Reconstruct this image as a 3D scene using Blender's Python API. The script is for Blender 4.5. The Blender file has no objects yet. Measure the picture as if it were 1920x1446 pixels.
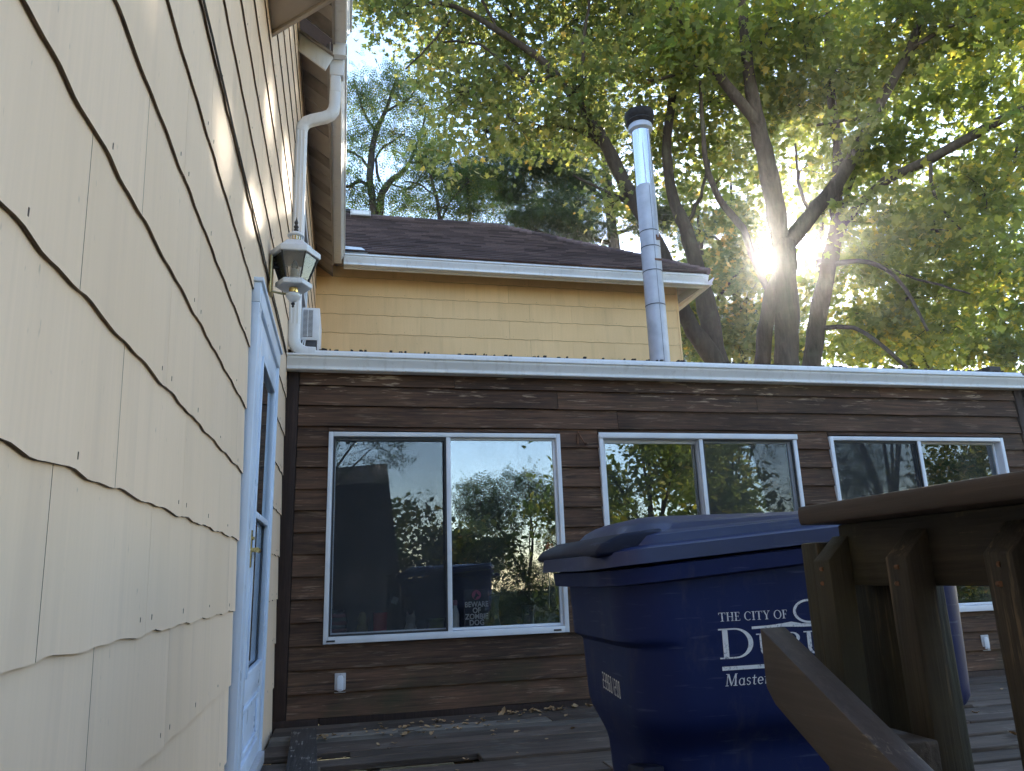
import bpy, bmesh, math, random
import numpy as np
from mathutils import Vector, Matrix

random.seed(7)
NR = np.random.default_rng(11)
SC = bpy.context.scene
COL = SC.collection
PI = math.pi
R = math.radians

# ------------------------------------------------------------------ camera
CAM_LOC = Vector((0.425, -5.4, 0.85))
F_PX, YAW, PITCH, ROLL = 1397.1, 0.2263, 0.2510, -0.0336
fw = Vector((math.sin(YAW)*math.cos(PITCH), math.cos(YAW)*math.cos(PITCH), math.sin(PITCH)))
rt = Vector((math.cos(YAW), -math.sin(YAW), 0)); up = rt.cross(fw)
rt2 = rt*math.cos(ROLL) + up*math.sin(ROLL); up2 = up*math.cos(ROLL) - rt*math.sin(ROLL)
cd = bpy.data.cameras.new('camera'); cam = bpy.data.objects.new('camera', cd); COL.objects.link(cam)
cd.sensor_fit = 'HORIZONTAL'; cd.sensor_width = 36.0; cd.lens = F_PX/1920*36.0
cd.clip_start = 0.02; cd.clip_end = 3000
m3 = Matrix((rt2, up2, -fw)).transposed()
cam.matrix_world = Matrix.Translation(CAM_LOC) @ m3.to_4x4()
SC.camera = cam

# ------------------------------------------------------------------ light
SUN_DIR = Vector((0.508, 0.773, 0.379)).normalized()
SUN_EL = math.asin(SUN_DIR.z); SUN_AZ = math.atan2(SUN_DIR.x, SUN_DIR.y)
w = bpy.data.worlds.new('World'); SC.world = w; w.use_nodes = True
nt = w.node_tree; nt.nodes.clear()
wo = nt.nodes.new('ShaderNodeOutputWorld'); bg = nt.nodes.new('ShaderNodeBackground')
sky = nt.nodes.new('ShaderNodeTexSky'); sky.sky_type = 'NISHITA'; sky.sun_disc = False
sky.sun_elevation = SUN_EL; sky.sun_rotation = SUN_AZ
sky.altitude = 200; sky.air_density = 1.0; sky.dust_density = 0.1; sky.ozone_density = 2.0
bg.inputs['Strength'].default_value = 0.13
# the bright solar disc and its tight aureole, part of the sky itself
tc = nt.nodes.new('ShaderNodeTexCoord'); dt = nt.nodes.new('ShaderNodeVectorMath'); dt.operation = 'DOT_PRODUCT'
dt.inputs[1].default_value = SUN_DIR
nt.links.new(tc.outputs['Generated'], dt.inputs[0])
def wpow(e, a):
    p = nt.nodes.new('ShaderNodeMath'); p.operation = 'POWER'; p.inputs[1].default_value = e
    mx = nt.nodes.new('ShaderNodeMath'); mx.operation = 'MAXIMUM'; mx.inputs[1].default_value = 0.0
    nt.links.new(dt.outputs['Value'], mx.inputs[0]); nt.links.new(mx.outputs[0], p.inputs[0])
    q = nt.nodes.new('ShaderNodeMath'); q.operation = 'MULTIPLY'; q.inputs[1].default_value = a
    nt.links.new(p.outputs[0], q.inputs[0]); return q.outputs[0]
s1 = nt.nodes.new('ShaderNodeMath'); s1.operation = 'ADD'
nt.links.new(wpow(12000, 2200.0), s1.inputs[0]); nt.links.new(wpow(1500, 25.0), s1.inputs[1])
cl = nt.nodes.new('ShaderNodeVectorMath'); cl.operation = 'SCALE'; cl.inputs[0].default_value = (1.0, 0.93, 0.80)
nt.links.new(s1.outputs[0], cl.inputs['Scale'])
ad = nt.nodes.new('ShaderNodeVectorMath'); ad.operation = 'ADD'
tn = nt.nodes.new('ShaderNodeVectorMath'); tn.operation = 'MULTIPLY'; tn.inputs[1].default_value = (1.10, 1.0, 0.95)   # slightly warm sky tint for white balance
nt.links.new(sky.outputs[0], tn.inputs[0]); nt.links.new(tn.outputs[0], ad.inputs[0]); nt.links.new(cl.outputs[0], ad.inputs[1])
nt.links.new(ad.outputs[0], bg.inputs['Color']); nt.links.new(bg.outputs[0], wo.inputs['Surface'])

sd = bpy.data.lights.new('sun', 'SUN'); sd.energy = 2.3; sd.angle = R(0.53); sd.color = (1.0, 0.90, 0.74)
sun = bpy.data.objects.new('sun', sd); COL.objects.link(sun)
sun.rotation_euler = SUN_DIR.to_track_quat('Z', 'Y').to_euler(); sun.location = (30, 45, 25)

SC.view_settings.view_transform = 'Standard'; SC.view_settings.look = 'None'
SC.view_settings.gamma = 1.0; SC.view_settings.use_curve_mapping = False
SC.view_settings.exposure = 2.35
SC.cycles.max_bounces = 8; SC.cycles.transparent_max_bounces = 12
SC.cycles.diffuse_bounces = 4; SC.cycles.glossy_bounces = 4; SC.cycles.transmission_bounces = 4
SC.cycles.caustics_reflective = False; SC.cycles.caustics_refractive = False
SC.cycles.sample_clamp_indirect = 6.0
SC.cycles.use_denoising = True

# ------------------------------------------------------------------ material helpers
class N:
    """small wrapper round one material's node tree"""
    def __init__(s, name):
        s.m = bpy.data.materials.new(name); s.m.use_nodes = True; s.t = s.m.node_tree; s.t.nodes.clear()
        s.out = s.n('ShaderNodeOutputMaterial')
    def n(s, typ, **kw):
        x = s.t.nodes.new(typ)
        for k, v in kw.items(): setattr(x, k, v)
        return x
    def l(s, a, b): s.t.links.new(a, b)
    def val(s, inp, v):
        if hasattr(v, 'is_linked') or isinstance(v, bpy.types.NodeSocket): s.l(v, inp)
        else: inp.default_value = v
    def pos(s, scale=(1, 1, 1), rnd=0.0, obj=False):
        g = s.n('ShaderNodeTexCoord').outputs['Object'] if obj else s.n('ShaderNodeNewGeometry').outputs['Position']
        if rnd:
            oi = s.n('ShaderNodeObjectInfo'); mu = s.n('ShaderNodeMath', operation='MULTIPLY'); mu.inputs[1].default_value = rnd
            s.l(oi.outputs['Random'], mu.inputs[0])
            av = s.n('ShaderNodeVectorMath', operation='ADD'); s.l(g, av.inputs[0]); s.l(mu.outputs[0], av.inputs[1]); g = av.outputs[0]
        mp = s.n('ShaderNodeVectorMath', operation='MULTIPLY'); s.l(g, mp.inputs[0]); mp.inputs[1].default_value = scale
        return mp.outputs[0]
    def noise(s, vec, scale=1.0, detail=4.0, rough=0.55, dist=0.0):
        x = s.n('ShaderNodeTexNoise'); s.l(vec, x.inputs['Vector']); x.inputs['Scale'].default_value = scale
        x.inputs['Detail'].default_value = detail; x.inputs['Roughness'].default_value = rough; x.inputs['Distortion'].default_value = dist
        return x.outputs['Fac']
    def rng(s, v, a, b, c=0.0, d=1.0):
        x = s.n('ShaderNodeMapRange'); s.l(v, x.inputs[0])
        for i, k in enumerate((a, b, c, d)): x.inputs[i+1].default_value = k
        return x.outputs[0]
    def mix(s, fac, a, b, mode='MIX'):
        x = s.n('ShaderNodeMix', data_type='RGBA', blend_type=mode)
        s.val(x.inputs[0], fac)
        for inp, v in ((x.inputs[6], a), (x.inputs[7], b)):
            if isinstance(v, tuple): inp.default_value = (*v, 1.0) if len(v) == 3 else v
            else: s.l(v, inp)
        return x.outputs[2]
    def math(s, op, a, b=0.0):
        x = s.n('ShaderNodeMath', operation=op); s.val(x.inputs[0], a); s.val(x.inputs[1], b); return x.outputs[0]
    def sep(s, vec=None):
        x = s.n('ShaderNodeSeparateXYZ'); s.l(vec if vec is not None else s.n('ShaderNodeNewGeometry').outputs['Position'], x.inputs[0]); return x.outputs
    def rand(s): return s.n('ShaderNodeObjectInfo').outputs['Random']
    def vary(s, col, amt):
        r = s.rng(s.rand(), 0, 1, 1-amt, 1+amt)
        c = s.n('ShaderNodeVectorMath', operation='SCALE'); s.l(col, c.inputs[0]) if not isinstance(col, tuple) else setattr(c.inputs[0], 'default_value', col)
        s.l(r, c.inputs['Scale']); return c.outputs[0]
    def bump(s, h, strength=0.3, dist=0.01):
        x = s.n('ShaderNodeBump'); s.l(h, x.inputs['Height']); x.inputs['Strength'].default_value = strength; x.inputs['Distance'].default_value = dist
        return x.outputs[0]
    def bsdf(s, col, rough=0.6, metal=0.0, spec=0.5, normal=None, **kw):
        p = s.n('ShaderNodeBsdfPrincipled')
        if isinstance(col, tuple): p.inputs['Base Color'].default_value = (*col, 1)
        else: s.l(col, p.inputs['Base Color'])
        s.val(p.inputs['Roughness'], rough); s.val(p.inputs['Metallic'], metal)
        p.inputs['Specular IOR Level'].default_value = spec
        if normal is not None: s.l(normal, p.inputs['Normal'])
        for k, v in kw.items(): s.val(p.inputs[k], v)
        return p.outputs[0]
    def done(s, sh): s.l(sh, s.out.inputs['Surface']); return s.m

def simple(name, c, rough=0.5, metal=0.0, var=0.12, scale=6.0, bump=0.0, spec=0.5, obj=False):
    n = N(name); v = n.pos(obj=obj)
    f = n.noise(v, scale, 5)
    d = tuple(x*(1-var*1.6) for x in c); e = tuple(min(1, x*(1+var)) for x in c)
    col = n.mix(n.rng(f, 0.3, 0.7), d, e)
    nm = n.bump(n.noise(v, scale*9, 3), bump, 0.004) if bump else None
    rg = n.rng(n.noise(v, scale*1.7, 3), 0.3, 0.7, max(0.02, rough-0.08), min(1, rough+0.1))
    return n.done(n.bsdf(col, rg, metal, spec, nm))

def wood(name, dark, mid, axis='x', light=None, light_amt=0.0, moss=None, moss_amt=0.0, rough=0.7, bump=0.35, fine=1.0, top_wear=False, vary=0.22, low_moss=False):
    n = N(name)
    ax = {'x': (1.5, 36, 36), 'y': (36, 1.5, 36), 'z': (36, 36, 1.5)}[axis]
    v = n.pos(tuple(a*fine for a in ax), rnd=37.0)
    g = n.noise(v, 1.0, 7, 0.62, 0.9)
    g2 = n.noise(n.pos(tuple(a*3.2*fine for a in ax), rnd=11.0), 1.0, 4, 0.6, 0.3)
    blo = n.noise(n.pos((1.4, 1.4, 3.0), rnd=5.0), 1.0, 4)
    col = n.mix(n.rng(g, 0.33, 0.68), dark, mid)
    col = n.mix(n.rng(blo, 0.38, 0.62, 0.0, 0.62), col, tuple(x*0.55 for x in dark))
    col = n.mix(n.rng(g2, 0.5, 0.75, 0.0, 0.4), col, tuple(min(1, x*1.5) for x in mid))
    if light:
        th = n.noise(n.pos((3.2, 3.2, 22.0) if axis == 'x' else (9, 9, 2.2), rnd=3.0), 1.3, 6, 0.6, 0.5)
        f = n.rng(n.math('MULTIPLY', n.rng(th, 0.50, 0.66), n.rng(g2, 0.42, 0.6)), 0.25, 0.6, 0.0, light_amt)
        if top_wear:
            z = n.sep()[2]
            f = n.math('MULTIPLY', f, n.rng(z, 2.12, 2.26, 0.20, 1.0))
        col = n.mix(f, col, light)
    if moss:
        mm = n.rng(n.noise(n.pos((2.0, 2.0, 2.6)), 1.0, 6, 0.65), 0.48, 0.7, 0.0, moss_amt)
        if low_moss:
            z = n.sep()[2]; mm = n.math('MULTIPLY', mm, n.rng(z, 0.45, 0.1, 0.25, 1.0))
        col = n.mix(mm, col, moss)
    col = n.vary(col, vary)
    h = n.math('ADD', g, n.math('MULTIPLY', g2, 0.6))
    return n.done(n.bsdf(col, rough, 0, 0.3, n.bump(h, bump, 0.006)))

M = {}
def mk_shingle_paint(name, c, stain):
    n = N(name)
    v = n.pos((70, 70, 1.6), rnd=9.0)
    g = n.noise(v, 1.0, 4, 0.6)
    b = n.noise(n.pos((1.6, 1.6, 0.9), rnd=2.0), 1.0, 5)
    s = n.noise(n.pos((9, 9, 0.7), rnd=4.0), 1.0, 4)
    col = n.mix(n.rng(g, 0.3, 0.7), tuple(x*0.94 for x in c), c)
    col = n.mix(n.rng(b, 0.4, 0.75, 0, 0.5), col, tuple(x*y for x, y in zip(c, (0.86, 0.84, 0.78))))
    col = n.mix(n.rng(s, 0.54, 0.76, 0, 0.45), col, stain)
    sp = n.noise(n.pos((60, 60, 22)), 1.0, 2)
    col = n.mix(n.rng(sp, 0.72, 0.78, 0, 0.35), col, (0.16, 0.12, 0.08))
    col = n.vary(col, 0.035)
    return n.done(n.bsdf(col, 0.62, 0, 0.3, n.bump(g, 0.12, 0.003)))
M['shingle'] = mk_shingle_paint('cream_shingle_paint', (0.835, 0.63, 0.445), (0.62, 0.46, 0.33))
M['shingle_wing'] = mk_shingle_paint('warm_lit_cream_paint', (0.82, 0.56, 0.285), (0.60, 0.41, 0.21))  # same cream paint; the warmer light on the wing is in the colour
M['butt'] = simple('shingle_butt_edge', (0.125, 0.085, 0.055), 0.85, var=0.3, scale=20)
M['nail'] = simple('rusty_nail', (0.10, 0.07, 0.05), 0.8, var=0.3, scale=30)
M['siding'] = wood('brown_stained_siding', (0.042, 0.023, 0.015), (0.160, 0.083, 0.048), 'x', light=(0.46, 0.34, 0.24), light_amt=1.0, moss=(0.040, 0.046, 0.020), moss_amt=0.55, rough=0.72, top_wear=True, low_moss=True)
M['trim_brown'] = wood('dark_brown_trim', (0.030, 0.017, 0.013), (0.052, 0.030, 0.023), 'z', rough=0.7, vary=0.1)
M['deck'] = wood('weathered_deck_wood', (0.075, 0.052, 0.039), (0.170, 0.124, 0.094), 'x', light=(0.24, 0.21, 0.17), light_amt=0.4, moss=(0.05, 0.045, 0.032), moss_amt=0.5, rough=0.85, bump=0.6)
M['deck_light'] = wood('paler_deck_wood', (0.14, 0.115, 0.09), (0.25, 0.215, 0.175), 'x', light=(0.36, 0.32, 0.26), light_amt=0.4, rough=0.85, bump=0.6)
M['deck_y'] = wood('weathered_loose_wood', (0.045, 0.036, 0.031), (0.095, 0.078, 0.066), 'y', light=(0.34, 0.31, 0.27), light_amt=0.7, rough=0.85, bump=0.6)
M['fresh_wood'] = wood('fresh_pine', (0.36, 0.26, 0.14), (0.48, 0.36, 0.20), 'x', rough=0.7, vary=0.1)
M['rail'] = wood('stained_rail_wood', (0.016, 0.013, 0.010), (0.042, 0.032, 0.023), 'z', moss=(0.052, 0.048, 0.026), moss_amt=0.75, rough=0.7, fine=1.6, light=(0.20, 0.13, 0.08), light_amt=0.35)
M['rail_board'] = wood('mossy_rail_board', (0.022, 0.017, 0.012), (0.056, 0.042, 0.029), 'y', moss=(0.075, 0.066, 0.034), moss_amt=0.85, rough=0.75, fine=1.6, light=(0.20, 0.14, 0.09), light_amt=0.3)
M['rail_cap'] = wood('brown_painted_cap', (0.040, 0.028, 0.022), (0.066, 0.046, 0.036), 'y', rough=0.55, bump=0.15, fine=1.4, vary=0.08)
M['handrail'] = wood('brown_handrail_paint', (0.058, 0.044, 0.037), (0.085, 0.066, 0.056), 'y', light=(0.55, 0.44, 0.30), light_amt=0.25, rough=0.6, bump=0.15, fine=1.4, vary=0.08)
def mk_white():
    n = N('white_painted_metal')
    st = n.noise(n.pos((22, 22, 2.2)), 1.0, 5, 0.6); sp = n.noise(n.pos((70, 70, 70)), 1.0, 3); b = n.noise(n.pos((1.2, 1.2, 1.2)), 1.0, 3)
    col = n.mix(n.rng(b, 0.35, 0.65), (0.72, 0.73, 0.74), (0.79, 0.80, 0.81))
    col = n.mix(n.rng(st, 0.54, 0.76, 0, 0.38), col, (0.40, 0.38, 0.35))
    col = n.mix(n.rng(sp, 0.70, 0.76, 0, 0.7), col, (0.14, 0.12, 0.10))
    return n.done(n.bsdf(col, n.rng(st, 0.3, 0.7, 0.28, 0.45), 0, 0.5, n.bump(b, 0.05, 0.02)))
M['white'] = mk_white()
M['vinyl'] = simple('white_vinyl_frame', (0.70, 0.73, 0.78), 0.38, var=0.06, scale=5)
M['door_white'] = simple('white_storm_door_paint', (0.66, 0.74, 0.86), 0.34, var=0.05, scale=4)
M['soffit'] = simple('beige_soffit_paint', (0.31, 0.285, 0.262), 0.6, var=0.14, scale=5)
M['soffit_dark'] = simple('dark_vent_soffit', (0.20, 0.18, 0.165), 0.7, var=0.2, scale=8)  # darker band tone, alternating with the plain soffit planks
M['bay'] = simple('taupe_bay_paint', (0.42, 0.37, 0.32), 0.5, var=0.04, scale=2)
M['track'] = simple('dark_gasket', (0.02, 0.02, 0.022), 0.5)
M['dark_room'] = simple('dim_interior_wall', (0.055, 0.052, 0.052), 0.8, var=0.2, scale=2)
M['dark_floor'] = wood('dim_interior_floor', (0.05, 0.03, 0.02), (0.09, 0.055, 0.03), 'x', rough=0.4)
M['brass'] = simple('polished_brass', (0.72, 0.52, 0.20), 0.22, 1.0, var=0.15, scale=15)
M['brass_old'] = simple('aged_brass', (0.50, 0.40, 0.20), 0.35, 0.9, var=0.2, scale=20)
M['black'] = simple('black_finial', (0.025, 0.023, 0.022), 0.5)
M['galv'] = simple('galvanised_steel', (0.44, 0.45, 0.49), 0.50, 0.35, var=0.10, scale=6)
M['soot'] = simple('sooty_cap', (0.020, 0.016, 0.016), 0.85, var=0.4, scale=20, bump=0.3)
M['rust'] = simple('rust', (0.16, 0.075, 0.04), 0.85, var=0.4, scale=30, bump=0.3)
M['grey_cover'] = simple('grey_outlet_cover', (0.50, 0.49, 0.50), 0.4, var=0.08, scale=20)
M['ac_white'] = simple('white_plastic', (0.74, 0.76, 0.80), 0.4, var=0.06, scale=8)
M['ac_dark'] = simple('dark_fins', (0.05, 0.05, 0.055), 0.5, 0.3, var=0.3, scale=30)
M['print'] = simple('white_print', (0.86, 0.87, 0.90), 0.55, var=0.08, scale=40)
def mk_worn():
    n = N('worn_white_print'); a = n.noise(n.pos((160, 160, 160)), 1.0, 4, 0.7); b = n.noise(n.pos((22, 22, 22)), 1.0, 4)
    f = n.math('MULTIPLY', n.rng(a, 0.50, 0.66), n.rng(b, 0.42, 0.62))
    return n.done(n.bsdf(n.mix(f, (0.70, 0.71, 0.74), (0.03, 0.045, 0.12)), 0.55, 0, 0.3))
M['cart_print'] = mk_worn()
M['sign_black'] = simple('black_sign_board', (0.012, 0.012, 0.015), 0.4)
M['sign_pink'] = simple('magenta_print', (0.60, 0.10, 0.22), 0.5)
M['sign_line'] = simple('sign_border', (0.16, 0.10, 0.12), 0.5)
M['joist'] = wood('dark_joist_wood', (0.03, 0.022, 0.016), (0.06, 0.045, 0.032), 'y', rough=0.85)

def mk_shiny():
    n = N('stained_stainless'); p = n.sep()
    v = n.pos((34, 34, 0.6)); st = n.noise(v, 1.0, 4, 0.6)
    col = n.mix(n.rng(st, 0.52, 0.62), (0.78, 0.80, 0.84), (0.13, 0.08, 0.05))
    rg = n.rng(st, 0.52, 0.62, 0.10, 0.6)
    return n.done(n.bsdf(col, rg, 0.95))
M['stainless'] = mk_shiny()

def mk_roof(name, a, b):
    n = N(name)
    br = n.n('ShaderNodeTexBrick'); br.offset = 0.37
    sp = n.noise(n.pos((110, 110, 110)), 1.0, 2)
    # tabs: column blocks along x, shifted per course by the object's own random number
    x = n.sep(n.pos((3.1, 1, 1), rnd=23.0))[0]
    cell = n.n('ShaderNodeTexWhiteNoise', noise_dimensions='2D'); cv = n.n('ShaderNodeCombineXYZ')
    n.l(n.math('FLOOR', x), cv.inputs[0]); n.l(n.math('MULTIPLY', n.rand(), 100.0), cv.inputs[1]); n.l(cv.outputs[0], cell.inputs['Vector'])
    n.t.nodes.remove(br)
    col = n.mix(cell.outputs['Value'], a, b)
    col = n.mix(n.rng(sp, 0.35, 0.7, 0, 0.5), col, tuple(c*0.5 for c in a))
    return n.done(n.bsdf(col, 0.85, 0, 0.3, n.bump(sp, 0.4, 0.003)))
M['asphalt'] = mk_roof('brown_asphalt_shingle', (0.060, 0.042, 0.042), (0.185, 0.128, 0.122))

def mk_glass(name, refl=1.0, rough=0.0, tint=(0.97, 0.98, 0.98), ior=1.9):
    n = N(name)
    fr = n.n('ShaderNodeFresnel'); fr.inputs['IOR'].default_value = ior
    tr = n.n('ShaderNodeBsdfTransparent'); tr.inputs[0].default_value = (*tint, 1)
    gl = n.n('ShaderNodeBsdfGlossy'); gl.inputs['Roughness'].default_value = rough; gl.inputs[0].default_value = (0.88, 0.95, 1, 1)
    wv = n.noise(n.pos((1.1, 1.1, 1.1)), 1.0, 2)
    n.l(n.bump(wv, 0.008, 0.02), gl.inputs['Normal'])
    mx = n.n('ShaderNodeMixShader'); n.l(n.math('MULTIPLY', fr.outputs[0], refl), mx.inputs[0])
    n.l(tr.outputs[0], mx.inputs[1]); n.l(gl.outputs[0], mx.inputs[2])
    # a thin film of dust, rain streaks and smudges on the pane
    d1 = n.noise(n.pos((3.2, 3.2, 1.1)), 1.0, 6, 0.65); d2 = n.noise(n.pos((60, 60, 2.0)), 1.0, 3)
    film = n.math('ADD', n.rng(d1, 0.42, 0.75, 0.006, 0.075), n.rng(d2, 0.60, 0.80, 0.0, 0.07))
    ms = n.n('ShaderNodeMixShader'); n.l(film, ms.inputs[0]); n.l(mx.outputs[0], ms.inputs[1]); n.l(n.bsdf((0.40, 0.42, 0.44), 0.9, 0, 0.1), ms.inputs[2])
    return n.done(ms.outputs[0])
M['glass'] = mk_glass('window_glass', 1.35)
M['lamp_glass'] = mk_glass('smoked_lantern_glass', 1.2, 0.03, (0.88, 0.86, 0.83), 1.5)
M['bulb'] = mk_glass('clear_bulb_glass', 1.6, 0.02, (0.92, 0.9, 0.85), 1.7)

def mk_screen():
    n = N('insect_screen')
    tr = n.n('ShaderNodeBsdfTransparent'); tr.inputs[0].default_value = (1, 1, 1, 1)
    df = n.bsdf((0.035, 0.038, 0.045), 0.7)
    mx = n.n('ShaderNodeMixShader'); mx.inputs[0].default_value = 0.24
    n.l(tr.outputs[0], mx.inputs[1]); n.l(df, mx.inputs[2]); return n.done(mx.outputs[0])
M['screen'] = mk_screen()

def mk_blue(name, c, ro=0.46, sp=0.22):
    n = N(name)
    v = n.pos((3, 3, 3)); b = n.noise(v, 1.0, 5)
    sc = n.noise(n.pos((8, 8, 90)), 1.0, 3)
    col = n.mix(n.rng(b, 0.35, 0.7), tuple(x*0.82 for x in c), c)
    col = n.mix(n.rng(sc, 0.62, 0.76, 0, 0.40), col, (0.10, 0.12, 0.20))
    dirt = n.noise(n.pos((14, 14, 5)), 1.0, 6, 0.7)
    col = n.mix(n.rng(dirt, 0.54, 0.78, 0, 0.34), col, (0.085, 0.085, 0.095))
    gr = n.noise(n.pos((420, 420, 420)), 1.0, 2)
    return n.done(n.bsdf(col, n.rng(b, 0.3, 0.7, ro, ro+0.14), 0, sp, n.bump(gr, 0.08, 0.001)))
M['blue'] = mk_blue('blue_cart_plastic', (0.0050, 0.0135, 0.080))
M['blue_lid'] = mk_blue('blue_lid_plastic', (0.009, 0.019, 0.092), 0.30, 0.5)
M['blue_dark'] = mk_blue('dark_handle_and_pocket_shade', (0.006, 0.009, 0.03))  # dark lid handle colour; also stands in for the pocket's shade

def mk_bark(name, a, b):
    n = N(name); v = n.pos((9, 9, 1.6)); g = n.noise(v, 1.6, 7, 0.65, 0.6)
    col = n.mix(n.rng(g, 0.3, 0.7), a, b)
    lich = n.noise(n.pos((3, 3, 3)), 1.0, 5); col = n.mix(n.rng(lich, 0.58, 0.72, 0, 0.4), col, (0.12, 0.13, 0.09))
    return n.done(n.bsdf(col, 0.9, 0, 0.2, n.bump(g, 0.9, 0.03)))
M['bark'] = mk_bark('grey_brown_bark', (0.042, 0.033, 0.027), (0.108, 0.086, 0.069))
M['bark_dark'] = mk_bark('dark_bark', (0.034, 0.027, 0.023), (0.078, 0.062, 0.050))

def mk_leaf(name, stops, trans, tf=0.45):
    n = N(name)
    at = n.n('ShaderNodeAttribute'); at.attribute_name = 'tint'
    cr = n.n('ShaderNodeValToRGB'); cr.color_ramp.elements[0].position = 0.0
    els = cr.color_ramp.elements
    els[0].color = (*stops[0][1], 1); els[0].position = stops[0][0]
    els[1].color = (*stops[-1][1], 1); els[1].position = stops[-1][0]
    for p, c in stops[1:-1]:
        e = els.new(p); e.color = (*c, 1)
    n.l(at.outputs['Fac'], cr.inputs[0])
    d = n.bsdf(cr.outputs[0], 0.5, 0, 0.35)
    tcol = n.n('ShaderNodeVectorMath', operation='MULTIPLY'); n.l(cr.outputs[0], tcol.inputs[0]); tcol.inputs[1].default_value = trans
    t = n.n('ShaderNodeBsdfTranslucent'); n.l(tcol.outputs[0], t.inputs[0])
    mx = n.n('ShaderNodeMixShader'); mx.inputs[0].default_value = tf
    n.l(d, mx.inputs[1]); n.l(t.outputs[0], mx.inputs[2]); return n.done(mx.outputs[0])
M['leaf_maple'] = mk_leaf('maple_leaf', [(0, (0.066, 0.096, 0.036)), (0.55, (0.106, 0.130, 0.050)), (0.86, (0.160, 0.175, 0.048)), (1.0, (0.23, 0.20, 0.055))], (4.6, 4.2, 1.9), 0.52)
M['leaf_olive'] = mk_leaf('olive_maple_leaf', [(0, (0.058, 0.084, 0.040)), (0.55, (0.102, 0.116, 0.054)), (0.88, (0.145, 0.145, 0.058)), (1.0, (0.22, 0.16, 0.06))], (4.2, 3.9, 2.0), 0.52)
M['leaf_locust'] = mk_leaf('locust_leaf', [(0, (0.035, 0.065, 0.020)), (0.7, (0.070, 0.105, 0.028)), (1.0, (0.15, 0.14, 0.03))], (2.2, 2.3, 1.3), 0.4)
M['needle'] = mk_leaf('pine_needle', [(0, (0.030, 0.058, 0.026)), (0.7, (0.060, 0.095, 0.036)), (1.0, (0.12, 0.13, 0.04))], (2.4, 2.4, 1.5), 0.35)
M['blind'] = mk_leaf('thin_blind_slat', [(0, (0.7, 0.7, 0.68)), (0.5, (0.7, 0.7, 0.68)), (1, (0.7, 0.7, 0.68))], (1.0, 1.0, 1.0), 0.5)
M['dry_leaf'] = simple('dry_brown_leaf', (0.46, 0.29, 0.14), 0.7, var=0.4, scale=40, obj=True)
M['twig'] = simple('grey_twig', (0.10, 0.075, 0.055), 0.9, var=0.3, scale=20)

def mk_ground():
    n = N('grass_and_dirt'); v = n.pos()  # mottled dark green and brown, grass with bare dirt
    a = n.noise(v, 0.5, 6); b = n.noise(v, 14, 5)
    col = n.mix(n.rng(a, 0.35, 0.65), (0.045, 0.060, 0.020), (0.085, 0.075, 0.04))
    col = n.mix(n.rng(b, 0.4, 0.7, 0, 0.6), col, (0.03, 0.04, 0.014))
    return n.done(n.bsdf(col, 0.95, 0, 0.2, n.bump(b, 0.8, 0.04)))
M['ground'] = mk_ground()

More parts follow.
